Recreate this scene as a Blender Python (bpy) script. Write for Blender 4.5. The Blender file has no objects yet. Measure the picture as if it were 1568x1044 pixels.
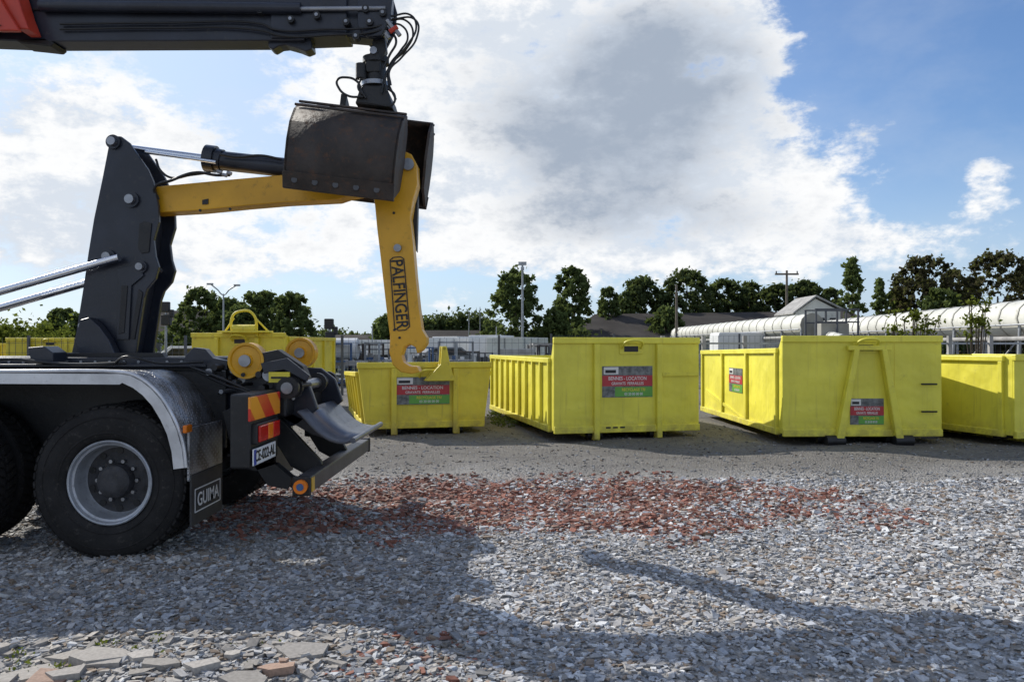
import bpy, math, random
import numpy as np
from mathutils import Vector, Matrix
random.seed(7); RNG=np.random.default_rng(11)
scene=bpy.context.scene
COL=scene.collection

# ------------------------------------------------------------------ node helpers
def newmat(name):
    m=bpy.data.materials.new(name); m.use_nodes=True
    nt=m.node_tree; nt.nodes.clear()
    out=nt.nodes.new('ShaderNodeOutputMaterial')
    return m,nt,out
def node(nt,t,ins=None,**props):
    n=nt.nodes.new(t)
    for k,v in props.items(): setattr(n,k,v)
    if ins:
        for k,v in ins.items():
            s=n.inputs[k]
            if isinstance(v,bpy.types.NodeSocket): nt.links.new(v,s)
            else: s.default_value=v
    return n
def math_(nt,op,a,b=0.0,c=None,clamp=False):
    n=nt.nodes.new('ShaderNodeMath'); n.operation=op; n.use_clamp=clamp
    for i,v in enumerate([a,b] if c is None else [a,b,c]):
        if isinstance(v,bpy.types.NodeSocket): nt.links.new(v,n.inputs[i])
        else: n.inputs[i].default_value=v
    return n.outputs[0]
def mixc(nt,f,a,b,blend='MIX'):
    n=nt.nodes.new('ShaderNodeMix'); n.data_type='RGBA'; n.blend_type=blend
    for i,v in ((0,f),(6,a),(7,b)):
        if isinstance(v,bpy.types.NodeSocket): nt.links.new(v,n.inputs[i])
        else: n.inputs[i].default_value=v if i==0 else (tuple(v)+(1,) if len(v)==3 else v)
    return n.outputs[2]
def smooth(nt,v,a,b,lo=0.0,hi=1.0):
    n=node(nt,'ShaderNodeMapRange',{0:v,1:a,2:b,3:lo,4:hi},interpolation_type='SMOOTHSTEP')
    return n.outputs[0]
def noise(nt,vec,scale,detail=4,rough=0.55):
    n=node(nt,'ShaderNodeTexNoise',{'Scale':scale,'Detail':detail,'Roughness':rough})
    if vec is not None: nt.links.new(vec,n.inputs['Vector'])
    return n.outputs[0]

def mat(name,col,rough=0.5,metal=0.0,var=0.25,vscale=3.0,dirt=None,dirtamt=0.0,bump=0.0,bscale=40,spec=0.5,lowdirt=0.0,streak=0.0):
    m,nt,out=newmat(name)
    tc=node(nt,'ShaderNodeTexCoord'); o=tc.outputs['Object']
    n1=noise(nt,o,vscale,5)
    dark=tuple(c*(1-var) for c in col); lite=tuple(min(1,c*(1+var*0.5)) for c in col)
    c=mixc(nt,smooth(nt,n1,0.3,0.7),dark,lite)
    r=rough
    if dirt:
        n2=noise(nt,o,vscale*4.3,8,0.7)
        f=smooth(nt,n2,0.62-dirtamt*0.25,0.78-dirtamt*0.1)
        f=math_(nt,'MULTIPLY',f,min(1,0.35+dirtamt))
        if lowdirt>0:
            sx=node(nt,'ShaderNodeSeparateXYZ',{0:o})
            g=smooth(nt,sx.outputs[2],lowdirt,0.0)
            g=math_(nt,'MULTIPLY',g,smooth(nt,n2,0.35,0.65))
            g=math_(nt,'MULTIPLY',g,0.75)
            f=math_(nt,'MAXIMUM',f,g)
        if streak>0:
            mp=node(nt,'ShaderNodeMapping',{'Vector':o,'Scale':(16,16,0.9)})
            n4=noise(nt,mp.outputs[0],1.0,6,0.65)
            g=math_(nt,'MULTIPLY',smooth(nt,n4,0.52,0.78),streak)
            f=math_(nt,'MAXIMUM',f,g)
        c=mixc(nt,f,c,dirt)
        r=math_(nt,'ADD',math_(nt,'MULTIPLY',f,0.35),rough,clamp=True)
    b=node(nt,'ShaderNodeBsdfPrincipled',{'Base Color':c,'Metallic':metal,'Roughness':r,'Specular IOR Level':spec})
    if bump>0:
        n3=noise(nt,o,bscale,4)
        bp=node(nt,'ShaderNodeBump',{'Height':n3,'Strength':bump,'Distance':0.01})
        if streak>0:
            n5=noise(nt,o,2.6,2); bp2=node(nt,'ShaderNodeBump',{'Height':n5,'Strength':0.5,'Distance':0.06,'Normal':bp.outputs[0]}); bp=bp2
        nt.links.new(bp.outputs[0],b.inputs['Normal'])
    nt.links.new(b.outputs[0],out.inputs[0])
    return m

YEL=mat('container_yellow_paint',(0.78,0.71,0.07),0.46,0,0.13,1.2,(0.27,0.21,0.08),0.2,0.25,6,lowdirt=0.5,streak=0.36)
YEL2=mat('container_yellow_paint_warm',(0.74,0.61,0.05),0.5,0,0.16,1.2,(0.25,0.18,0.08),0.25,0.25,6,lowdirt=0.5,streak=0.45)
ARM=mat('arm_amber_paint',(0.70,0.36,0.014),0.38,0,0.16,2.5,(0.10,0.07,0.03),0.25,0.15,20)
NAVY=mat('truck_dark_paint',(0.018,0.022,0.034),0.34,0,0.3,3,(0.085,0.078,0.07),0.2,0.1,30)
BLACK=mat('black_steel',(0.013,0.013,0.014),0.5,0,0.3,5,(0.07,0.06,0.05),0.25,0.2,30)
BARG=mat('dark_grey_bar',(0.07,0.072,0.078),0.45,0.1,0.3,5,(0.12,0.10,0.08),0.3,0.2,30)
RED=mat('crane_red_paint',(0.50,0.045,0.02),0.35,0,0.15,3,(0.08,0.05,0.04),0.1)
CHROME=mat('chromed_rod',(0.75,0.77,0.8),0.12,1.0,0.05,3)
STEEL=mat('grey_steel',(0.30,0.31,0.33),0.38,0.85,0.25,8,(0.12,0.1,0.08),0.2,0.1,40)
ALU=mat('fender_aluminium',(0.62,0.63,0.65),0.36,0.55,0.2,6,(0.22,0.2,0.17),0.2,0.1,40)
RIM=mat('wheel_rim_paint',(0.40,0.42,0.45),0.4,0.35,0.2,9,(0.10,0.085,0.07),0.35,0.1,40)
HUB=mat('hub_grimy',(0.05,0.05,0.055),0.6,0.2,0.4,12,(0.12,0.1,0.08),0.4,0.3,40)
TYRE=mat('tyre_rubber',(0.020,0.019,0.019),0.78,0,0.3,6,(0.085,0.078,0.07),0.35,0.4,50,spec=0.25)
RUST=mat('bucket_worn_steel',(0.046,0.036,0.030),0.62,0.1,0.45,4,(0.13,0.068,0.040),0.5,0.5,25)
RUBBER=mat('mudflap_rubber',(0.03,0.03,0.031),0.6,0,0.3,6,(0.1,0.09,0.08),0.3)
HOSE=mat('hose_rubber',(0.01,0.01,0.011),0.4)
WHITE=mat('white_paint',(0.70,0.70,0.68),0.5,0,0.1,1,(0.3,0.28,0.25),0.2)
GLASS=mat('dark_glass',(0.02,0.025,0.03),0.06)
ORANGE=mat('orange_lens',(0.80,0.20,0.01),0.2)
REDL=mat('red_lens',(0.55,0.015,0.01),0.2)
LRED=mat('label_red',(0.45,0.03,0.04),0.4,0,0.12)
LGREEN=mat('label_green',(0.12,0.36,0.05),0.4,0,0.12)
LPH=mat('label_photo_grey',(0.16,0.17,0.17),0.4,0,0.6,14)
LYEL=mat('label_yellow_ink',(0.80,0.66,0.05),0.4)
CONC=mat('concrete',(0.34,0.33,0.31),0.85,0,0.3,2,(0.15,0.14,0.12),0.3,0.4,20)
CREAM=mat('conveyor_cream_sheet',(0.62,0.61,0.54),0.5,0,0.18,0.6,(0.24,0.23,0.17),0.35,0.1)
SHEET=mat('conveyor_joint_band',(0.36,0.35,0.30),0.6,0,0.2,1)
ROOF=mat('weathered_roof',(0.065,0.058,0.052),0.9,0,0.3,0.4,(0.11,0.09,0.07),0.3,spec=0.1)
WOOD=mat('pole_wood',(0.16,0.13,0.10),0.8)
BARK=mat('bark',(0.07,0.055,0.04),0.9,0,0.3,2)
GALV=mat('galvanised',(0.35,0.36,0.37),0.5,0.6)
DGREY=mat('yard_dark_paint',(0.07,0.075,0.085),0.5)
SBLUE=mat('yard_blue_paint',(0.05,0.11,0.24),0.5)
BRICK=mat('brick_red_wall',(0.28,0.11,0.07),0.8)

# diamond plate
m,nt,out=newmat('diamond_plate')
tc=node(nt,'ShaderNodeTexCoord'); 
mp=node(nt,'ShaderNodeMapping',{'Vector':tc.outputs['Object'],'Rotation':(0.6,0.6,0.785)})
vo=node(nt,'ShaderNodeTexVoronoi',{'Vector':mp.outputs[0],'Scale':34.0,'Randomness':0.1})
h=smooth(nt,vo.outputs['Distance'],0.45,0.2)
bp=node(nt,'ShaderNodeBump',{'Height':h,'Strength':0.9,'Distance':0.008})
dn=noise(nt,tc.outputs['Object'],7,6)
cc=mixc(nt,smooth(nt,dn,0.4,0.65),(0.34,0.35,0.37),(0.17,0.16,0.145))
cc=mixc(nt,math_(nt,'MULTIPLY',h,0.45),cc,(0.5,0.51,0.53))
b=node(nt,'ShaderNodeBsdfPrincipled',{'Base Color':cc,'Metallic':0.6,'Roughness':0.38,'Normal':bp.outputs[0]})
nt.links.new(b.outputs[0],out.inputs[0]); PLATE=m
# hazard stripes (orange / red)
m,nt,out=newmat('hazard_stripes')
g=node(nt,'ShaderNodeNewGeometry'); sx=node(nt,'ShaderNodeSeparateXYZ',{0:g.outputs['Position']})
s=math_(nt,'ADD',sx.outputs[1],math_(nt,'MULTIPLY',sx.outputs[2],1.2))
s=math_(nt,'FRACT',math_(nt,'MULTIPLY',s,2.2))
cc=mixc(nt,math_(nt,'GREATER_THAN',s,0.5),(0.65,0.03,0.015),(0.85,0.30,0.02))
b=node(nt,'ShaderNodeBsdfPrincipled',{'Base Color':cc,'Roughness':0.3})
nt.links.new(b.outputs[0],out.inputs[0]); HAZ=m

# ------------------------------------------------------------------ geometry helpers
def empty(name,loc=(0,0,0),rz=0):
    e=bpy.data.objects.new(name,None); COL.objects.link(e); e.location=loc; e.rotation_euler=(0,0,rz); e.empty_display_size=0.2
    return e
def mobj(name,verts,faces,mt,parent=None,smooth_=False,bevel=0):
    me=bpy.data.meshes.new(name); me.from_pydata([tuple(map(float,v)) for v in verts],[],faces); me.update()
    import bmesh
    bm=bmesh.new(); bm.from_mesh(me); bmesh.ops.recalc_face_normals(bm,faces=bm.faces); bm.to_mesh(me); bm.free()
    o=bpy.data.objects.new(name,me); COL.objects.link(o)
    if mt: me.materials.append(mt)
    if parent: o.parent=parent
    if smooth_:
        for p in me.polygons: p.use_smooth=True
        e=o.modifiers.new('es','EDGE_SPLIT'); e.split_angle=math.radians(40)
    if bevel>0:
        b=o.modifiers.new('bev','BEVEL'); b.width=bevel; b.segments=2; b.limit_method='ANGLE'; b.angle_limit=math.radians(35)
    return o
HF=[(0,1,2,3),(7,6,5,4),(0,4,5,1),(1,5,6,2),(2,6,7,3),(3,7,4,0)]
def box(name,x0,x1,y0,y1,z0,z1,mt,parent=None,bevel=0.006):
    v=[(x0,y0,z0),(x1,y0,z0),(x1,y1,z0),(x0,y1,z0),(x0,y0,z1),(x1,y0,z1),(x1,y1,z1),(x0,y1,z1)]
    return mobj(name,v,HF,mt,parent,bevel=bevel)
def hexa(name,v,mt,parent=None,bevel=0.004): return mobj(name,v,HF,mt,parent,bevel=bevel)
def prism(name,pts,y0,y1,mt,parent=None,bevel=0.006):
    n=len(pts); v=[(p[0],y0,p[1]) for p in pts]+[(p[0],y1,p[1]) for p in pts]
    f=[tuple(range(n)),tuple(range(2*n-1,n-1,-1))]+[(i,(i+1)%n,n+(i+1)%n,n+i) for i in range(n)]
    return mobj(name,v,f,mt,parent,bevel=bevel)
def prismx(name,pts,x0,x1,mt,parent=None,bevel=0.005):
    n=len(pts); v=[(x0,p[0],p[1]) for p in pts]+[(x1,p[0],p[1]) for p in pts]
    f=[tuple(range(n)),tuple(range(2*n-1,n-1,-1))]+[(i,(i+1)%n,n+(i+1)%n,n+i) for i in range(n)]
    return mobj(name,v,f,mt,parent,bevel=bevel)
def frame_of(d):
    d=Vector(d).normalized(); a=Vector((0,0,1)) if abs(d.z)<0.9 else Vector((1,0,0))
    x=d.cross(a).normalized(); y=d.cross(x).normalized(); return d,x,y
def cyl(name,p0,p1,r,mt,parent=None,seg=20,r1=None):
    p0=Vector(p0);p1=Vector(p1); r1=r if r1 is None else r1
    d,x,y=frame_of(p1-p0); v=[];
    for p,rr in ((p0,r),(p1,r1)):
        for i in range(seg):
            a=2*math.pi*i/seg; v.append(p+x*math.cos(a)*rr+y*math.sin(a)*rr)
    f=[tuple(range(seg)),tuple(range(2*seg-1,seg-1,-1))]+[(i,(i+1)%seg,seg+(i+1)%seg,seg+i) for i in range(seg)]
    return mobj(name,v,f,mt,parent,smooth_=True)
def tube(name,pts,r,mt,parent=None,res=8):
    cu=bpy.data.curves.new(name,'CURVE'); cu.dimensions='3D'; cu.bevel_depth=r; cu.bevel_resolution=2; cu.resolution_u=res; cu.use_fill_caps=True
    s=cu.splines.new('BEZIER'); s.bezier_points.add(len(pts)-1)
    for bp_,p in zip(s.bezier_points,pts): bp_.co=p; bp_.handle_left_type=bp_.handle_right_type='AUTO'
    o=bpy.data.objects.new(name+'_c',cu); COL.objects.link(o)
    bpy.context.view_layer.update()
    me=bpy.data.meshes.new_from_object(o.evaluated_get(bpy.context.evaluated_depsgraph_get()))
    bpy.data.objects.remove(o); ob=bpy.data.objects.new(name,me); COL.objects.link(ob); me.materials.clear(); me.materials.append(mt)
    for p in me.polygons: p.use_smooth=True
    if parent: ob.parent=parent
    return ob
def lathe(name,prof,cx,cz,mt,parent=None,seg=64):
    v=[];f=[]; n=len(prof)
    for i in range(seg):
        a=2*math.pi*i/seg
        for (y,r) in prof: v.append((cx+r*math.cos(a),y,cz+r*math.sin(a)))
    for i in range(seg):
        j=(i+1)%seg
        for k in range(n-1): f.append((i*n+k,j*n+k,j*n+k+1,i*n+k+1))
    return mobj(name,v,f,mt,parent,smooth_=True)
def text(name,s,size,loc,rot,mt,parent=None,ext=0.001,align='CENTER',sx=1.0):
    cu=bpy.data.curves.new(name,'FONT'); cu.body=s; cu.size=size; cu.extrude=ext; cu.align_x=align; cu.align_y='CENTER'; cu.offset=size*0.012
    o=bpy.data.objects.new(name+'_c',cu); COL.objects.link(o); bpy.context.view_layer.update()
    me=bpy.data.meshes.new_from_object(o.evaluated_get(bpy.context.evaluated_depsgraph_get()))
    bpy.data.objects.remove(o); ob=bpy.data.objects.new(name,me); COL.objects.link(ob); me.materials.clear(); me.materials.append(mt)
    ob.location=loc; ob.rotation_euler=rot; ob.scale=(sx,1,1)
    if parent: ob.parent=parent
    return ob
# image pixels (u,v) projected onto a vertical plane at distance d -> metres (x,z)
EYE=1.5; K=1200.0
def tr(u,v,d): return ((u-784)/K*d, EYE-(v-530)/K*d)
def trp(L,d): return [tr(u,v,d) for u,v in L]
def t3(u,v,d): x,z=tr(u,v,d); return (x,d,z)

# ------------------------------------------------------------------ world / sun
SUNV=Vector((-1.15,1.0,1.0)).normalized()
el=math.asin(SUNV.z); az=math.atan2(SUNV.x,SUNV.y)
w=bpy.data.worlds.new("World"); scene.world=w; w.use_nodes=True
nt=w.node_tree; nt.nodes.clear()
wo=nt.nodes.new('ShaderNodeOutputWorld'); bg=nt.nodes.new('ShaderNodeBackground'); nt.links.new(bg.outputs[0],wo.inputs[0])
STR=0.12; bg.inputs[1].default_value=STR
sky=nt.nodes.new('ShaderNodeTexSky'); sky.sky_type='NISHITA'; sky.sun_disc=False; sky.sun_elevation=el; sky.sun_rotation=az
sky.air_density=1.0; sky.dust_density=1.2; sky.ozone_density=1.5
tc=node(nt,'ShaderNodeTexCoord'); D=tc.outputs['Generated']
def dirv(u,v): return Vector(((u-784)/K,1,(530-v)/K)).normalized()
def blob(u,v,ru,rv,wt):
    c=dirv(u,v)
    sub=node(nt,'ShaderNodeVectorMath',{0:D,1:tuple(c)},operation='SUBTRACT')
    sc=node(nt,'ShaderNodeVectorMath',{0:sub.outputs[0],1:(K/ru,K/max(ru,rv),K/rv)},operation='MULTIPLY')
    ln=node(nt,'ShaderNodeVectorMath',{0:sc.outputs[0]},operation='LENGTH')
    return math_(nt,'MULTIPLY',smooth(nt,ln.outputs['Value'],1.5,0.2),wt)
mpw=node(nt,'ShaderNodeMapping',{'Vector':D,'Scale':(1,1,1.8),'Location':(0.31,0.0,0.17)})
nA=noise(nt,mpw.outputs[0],5.0,6,0.6)
nB=noise(nt,mpw.outputs[0],16,6,0.66)
blobs=[(30,250,230,150,.62),(250,330,260,90,.42),(660,150,220,220,.80),(940,150,260,190,1.0),(940,330,330,80,.60),(1180,285,130,75,.60),(860,5,300,70,.6),
       (560,430,620,60,.42),(1512,290,42,42,.52),(1370,355,140,34,.42),(1130,110,80,90,.36),(1170,395,260,40,.38),(180,170,120,60,.25)]
cov=None
for bl in blobs:
    x=blob(*bl); cov=x if cov is None else math_(nt,'ADD',cov,x)
cov=math_(nt,'MINIMUM',cov,1.0)
sD=node(nt,'ShaderNodeSeparateXYZ',{0:D})
back_fill=smooth(nt,sD.outputs[1],0.35,-0.1)  # unseen clouds behind the camera, added as fill light for shaded faces
cov=math_(nt,'ADD',cov,math_(nt,'MULTIPLY',back_fill,0.45))
dA=math_(nt,'SUBTRACT',nA,0.5); dB=math_(nt,'SUBTRACT',nB,0.5)
f=math_(nt,'ADD',cov,math_(nt,'MULTIPLY',dA,1.7))
f=math_(nt,'ADD',f,math_(nt,'MULTIPLY',dB,1.35))
mask=smooth(nt,f,0.34,0.70)
core=math_(nt,'ADD',math_(nt,'ADD',blob(950,190,230,150,0.90),blob(1040,70,150,90,.4)),math_(nt,'ADD',blob(1020,345,230,45,0.35),blob(620,60,160,60,.2)))
core=math_(nt,'ADD',core,math_(nt,'ADD',math_(nt,'MULTIPLY',dA,1.9),math_(nt,'MULTIPLY',dB,1.1)))
coref=smooth(nt,core,0.15,1.0)
white=mixc(nt,smooth(nt,math_(nt,'ADD',nB,dA),0.36,0.60),(5.9,6.4,7.1),(8.3,8.35,8.4))
cl=mixc(nt,coref,white,(3.2,3.75,4.6))
skyc=sky.outputs[0]
hz=smooth(nt,sD.outputs[2],0.26,-0.02)
hz=math_(nt,'MULTIPLY',hz,0.75)
left=blob(-150,230,950,420,0.8)
skyt=mixc(nt,1.0,skyc,(0.78,0.98,1.25),'MULTIPLY')
base=mixc(nt,math_(nt,'MAXIMUM',hz,left),skyt,(5.2,6.35,7.8))
veil=math_(nt,'MULTIPLY',smooth(nt,nA,0.42,0.68),0.15)
base=mixc(nt,veil,base,(5.8,6.3,7.0))
final=mixc(nt,mask,base,cl)
nt.links.new(final,bg.inputs[0])
w.cycles.sampling_method='MANUAL'; w.cycles.sample_map_resolution=512

sl=bpy.data.lights.new('sun','SUN'); sl.energy=5.0; sl.angle=math.radians(0.5); sl.color=(1,0.95,0.87)
so=bpy.data.objects.new('sun',sl); COL.objects.link(so); so.rotation_euler=(-SUNV).to_track_quat('-Z','Y').to_euler(); so.location=(-10,10,15)

# ------------------------------------------------------------------ ground
def hgt(x,y):
    return 0.018*np.sin(x*1.7+0.6)*np.sin(y*1.3+0.4)+0.012*np.sin(x*3.9+y*2.1)+0.008*np.sin(y*6.1-x*2.7)
n=240
t=np.linspace(-1,1,n); ax=np.sinh(t*6.6)/np.sinh(6.6)*900
X,Y=np.meshgrid(ax,ax+6.0); fal=np.exp(-((X/25)**2+((Y-6)/20)**2))
Z=hgt(X,Y)*fal
verts=np.stack([X.ravel(),Y.ravel(),Z.ravel()],1)
idx=np.arange(n*n).reshape(n,n); fc=np.stack([idx[:-1,:-1].ravel(),idx[:-1,1:].ravel(),idx[1:,1:].ravel(),idx[1:,:-1].ravel()],1)
def npmesh(name,verts,faces,mt,attr=None,smooth_=False):
    me=bpy.data.meshes.new(name); nv=len(verts); nf=len(faces); k=faces.shape[1]
    me.vertices.add(nv); me.vertices.foreach_set('co',verts.astype(np.float32).ravel())
    me.loops.add(nf*k); me.loops.foreach_set('vertex_index',faces.astype(np.int32).ravel())
    me.polygons.add(nf); me.polygons.foreach_set('loop_start',np.arange(0,nf*k,k,dtype=np.int32))
    try: me.polygons.foreach_set('loop_total',np.full(nf,k,dtype=np.int32))
    except Exception: pass
    me.update(calc_edges=True); me.validate()
    me.polygons.foreach_set('use_smooth',np.full(nf,bool(smooth_)))
    if attr is not None:
        a=me.color_attributes.new('tone','FLOAT_COLOR','POINT'); a.data.foreach_set('color',attr.astype(np.float32).ravel())
    me.materials.append(mt); o=bpy.data.objects.new(name,me); COL.objects.link(o); return o
m,nt,out=newmat('gravel_ground')
g=node(nt,'ShaderNodeNewGeometry'); P=g.outputs['Position']; s3=node(nt,'ShaderNodeSeparateXYZ',{0:P}); px,py=s3.outputs[0],s3.outputs[1]
v1=node(nt,'ShaderNodeTexVoronoi',{'Vector':P,'Scale':42.0}); v2=node(nt,'ShaderNodeTexVoronoi',{'Vector':P,'Scale':90.0})
r1=node(nt,'ShaderNodeSeparateColor',{0:v1.outputs['Color']}); r2=node(nt,'ShaderNodeSeparateColor',{0:v2.outputs['Color']})
nL=noise(nt,P,0.55,6); nM=noise(nt,P,3.5,8,0.7)
c=mixc(nt,r1.outputs[0],(0.20,0.195,0.185),(0.44,0.43,0.41))
c=mixc(nt,math_(nt,'MULTIPLY',r2.outputs[1],0.6),c,(0.30,0.28,0.25))
c=mixc(nt,smooth(nt,nM,0.45,0.7,0,0.6),c,(0.24,0.21,0.175))
comp_shade=math_(nt,'ADD',py,math_(nt,'MULTIPLY',math_(nt,'SUBTRACT',nL,0.5),4.0))  # compacted gravel tone, darkened further as painted shadow in front of the skips
cf=smooth(nt,comp_shade,8.3,10.2)
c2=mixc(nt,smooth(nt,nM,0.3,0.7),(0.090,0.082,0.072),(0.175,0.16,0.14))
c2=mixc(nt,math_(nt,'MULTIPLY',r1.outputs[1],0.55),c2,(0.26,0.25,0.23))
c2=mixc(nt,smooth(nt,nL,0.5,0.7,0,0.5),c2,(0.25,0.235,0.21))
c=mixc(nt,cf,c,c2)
ex=math_(nt,'DIVIDE',math_(nt,'SUBTRACT',px,0.15),3.2); ey=math_(nt,'DIVIDE',math_(nt,'SUBTRACT',py,7.6),1.5)
el_=math_(nt,'ADD',math_(nt,'MULTIPLY',ex,ex),math_(nt,'MULTIPLY',ey,ey))
el_=math_(nt,'ADD',el_,math_(nt,'MULTIPLY',math_(nt,'SUBTRACT',nM,0.5),2.4))
bf=math_(nt,'MULTIPLY',smooth(nt,el_,1.2,0.4),0.7)
c=mixc(nt,bf,c,mixc(nt,r1.outputs[2],(0.17,0.085,0.062),(0.28,0.17,0.13)))
gf=smooth(nt,math_(nt,'ADD',py,math_(nt,'MULTIPLY',nL,14)),36,52)
c=mixc(nt,gf,c,(0.075,0.095,0.04))
hh=math_(nt,'ADD',math_(nt,'MULTIPLY',v1.outputs['Distance'],-1.0),math_(nt,'MULTIPLY',nM,0.6))
bp=node(nt,'ShaderNodeBump',{'Height':hh,'Strength':0.9,'Distance':0.02})
b=node(nt,'ShaderNodeBsdfPrincipled',{'Base Color':c,'Roughness':0.9,'Normal':bp.outputs[0],'Specular IOR Level':0.2}); nt.links.new(b.outputs[0],out.inputs[0])
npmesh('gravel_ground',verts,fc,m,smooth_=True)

# stones
m,nt,out=newmat('crushed_stone')
at=node(nt,'ShaderNodeAttribute',attribute_name='tone'); g=node(nt,'ShaderNodeNewGeometry')
nn=noise(nt,g.outputs['Position'],60,2)
c=mixc(nt,smooth(nt,nn,0.3,0.7,0.75,1.0),(0,0,0),at.outputs['Color'])
b=node(nt,'ShaderNodeBsdfPrincipled',{'Base Color':c,'Roughness':0.8,'Specular IOR Level':0.3}); nt.links.new(b.outputs[0],out.inputs[0]); STONE=m
cube=np.array([(-1,-1,-1),(1,-1,-1),(1,1,-1),(-1,1,-1),(-1,-1,1),(1,-1,1),(1,1,1),(-1,1,1)],float)
cf6=np.array(HF)
def stones(name,x,y,size,colr,flat=0.45,lift=0.25,tilt=0.25):
    N=len(x); v=cube[None]*RNG.uniform(0.35,1.0,(N,8,3)); v*=np.stack([size*RNG.uniform(.8,1.6,N),size*RNG.uniform(.5,1.0,N),size*flat*RNG.uniform(.6,1.3,N)],1)[:,None,:]
    tx=RNG.normal(0,tilt,N)[:,None]; ty=RNG.normal(0,tilt,N)[:,None]
    zz=v[:,:,2]+v[:,:,0]*tx+v[:,:,1]*ty; v[:,:,2]=zz
    a=RNG.uniform(0,6.28,N)[:,None]; vx=v[:,:,0]*np.cos(a)-v[:,:,1]*np.sin(a); vy=v[:,:,0]*np.sin(a)+v[:,:,1]*np.cos(a)
    v[:,:,0]=vx+x[:,None]; v[:,:,1]=vy+y[:,None]; v[:,:,2]+= (hgt(x,y)+size*lift)[:,None]
    faces=(cf6[None]+8*np.arange(N)[:,None,None]).reshape(-1,4)
    cols=np.repeat(np.concatenate([colr,np.ones((N,1))],1)[:,None],8,1).reshape(-1,4)
    return npmesh(name,v.reshape(-1,3),faces,STONE,cols)
def lumpy(x,y,s=1.0,ph=0.0):
    return (np.sin(x*2.1*s+ph)+np.sin(y*2.7*s+1.3+ph)+np.sin((x+y)*1.3*s+2+ph)+np.sin((x*3.3-y*2.9)*s+ph))/4
def greycols(N,x,y):
    base=RNG.uniform(0.24,0.60,N); tint=RNG.normal(0.008,0.02,N)
    c=np.stack([base+tint,base+tint*.2,base-tint*0.8],1)
    wh=RNG.random(N)<0.16; c[wh]=RNG.uniform(0.60,0.80,(wh.sum(),1))*np.array([1,1,.98])
    bn=RNG.random(N)<0.12; c[bn]=np.array([0.30,0.23,0.17])*RNG.uniform(.7,1.3,(bn.sum(),1))
    return c
def brickmask(x,y):
    e=((x-0.15)/3.2)**2+((y-7.6)/1.5)**2+0.7*lumpy(x,y,1.6)+0.4*lumpy(x,y,4.1,1)
    return np.clip((1.3-e)/1.1,0,1)*0.66
def brickcol(n_):
    pk=RNG.random(n_)[:,None]
    c=np.where(pk<0.6,np.array([[0.30,0.125,0.085]]),np.where(pk<0.85,np.array([[0.38,0.23,0.175]]),np.array([[0.22,0.11,0.085]])))
    return c*RNG.uniform(.65,1.25,(n_,1))
def scatter(N,d0,d1,spread=0.82):
    d=np.sqrt(RNG.uniform(d0**2,d1**2,N)); return RNG.uniform(-spread,spread,N)*d,d
x,y=scatter(105000,2.4,8.8)
keep=RNG.random(len(x))<np.clip(0.95+0.5*lumpy(x,y,0.9,2)-0.3*(y>7.5)-0.25*(x<-0.6),0.2,1); x=x[keep];y=y[keep]
size=RNG.uniform(0.008,0.020,len(x))*np.where(RNG.random(len(x))<0.12,1.7,1)*np.where(y>6,1.1,1)
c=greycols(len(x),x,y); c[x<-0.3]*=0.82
bm_=RNG.random(len(x))<brickmask(x,y); c[bm_]=brickcol(bm_.sum())
k2=(x>-0.9)&(x<-0.1)&(y<4.1)&(RNG.random(len(x))<.10); c[k2]=brickcol(k2.sum())
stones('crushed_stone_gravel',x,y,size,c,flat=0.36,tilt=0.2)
x,y=scatter(30000,8.0,14.5)
keep=RNG.random(len(x))<np.clip(1.2-(y-8)/1.8+0.5*lumpy(x,y,1.1),0.16,1); x=x[keep];y=y[keep]
size=RNG.uniform(0.008,0.022,len(x)); c=greycols(len(x),x,y)*np.clip(1.0-(y-8.2)*0.35,0.5,0.95)[:,None]  # stone colour darkens with distance, painting in the skips' shade
bm_=RNG.random(len(x))<brickmask(x,y); c[bm_]=brickcol(bm_.sum())
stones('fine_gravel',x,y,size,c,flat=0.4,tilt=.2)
N=7500; x=RNG.uniform(-3.6,4.0,N); y=RNG.uniform(5.6,9.4,N); k=RNG.random(N)<brickmask(x,y); x=x[k];y=y[k]
size=RNG.uniform(0.012,0.036,len(x)); stones('broken_brick_rubble',x,y,size,brickcol(len(x)),flat=0.45,lift=0.3)
# concrete slabs, irregular polygons lying flat (bottom left)
V=[];F=[];Cc=[]
for i in range(40):
    x0=RNG.uniform(-2.75,-1.0); y0=RNG.uniform(3.1,3.95); r=RNG.uniform(.04,.15)*(1.25 if i<8 else .75); kk=RNG.integers(4,7); a0=RNG.uniform(0,6.28); k=len(V)
    z0=float(hgt(x0,y0))+RNG.uniform(.0,.012); th=RNG.uniform(.012,.03); ta,tb=RNG.normal(0,.05,2)
    col=np.array([0.40,0.37,0.33])*RNG.uniform(.75,1.2) if RNG.random()>.15 else np.array([.40,.27,.20])
    pts=[]
    for j in range(kk):
        a=a0+2*math.pi*(j+RNG.uniform(-.25,.25))/kk; rr=r*RNG.uniform(.7,1.15); pts.append((x0+rr*1.2*math.cos(a),y0+rr*.85*math.sin(a),ta*rr*math.cos(a)+tb*rr*math.sin(a)))
    for p_ in pts: V.append((p_[0],p_[1],z0+p_[2]-.01))
    for p_ in pts: V.append((p_[0]*.985+x0*.015,p_[1]*.985+y0*.015,z0+p_[2]+th))
    F.append(tuple(range(k+kk,k+2*kk))); F+= [(k+j,k+(j+1)%kk,k+kk+(j+1)%kk,k+kk+j) for j in range(kk)]
    Cc+= [tuple(col)+(1,)]*(2*kk)
o=mobj('concrete_rubble',V,F,STONE,None); a=o.data.color_attributes.new('tone','FLOAT_COLOR','POINT'); a.data.foreach_set('color',np.array(Cc,dtype=np.float32).ravel())
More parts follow.
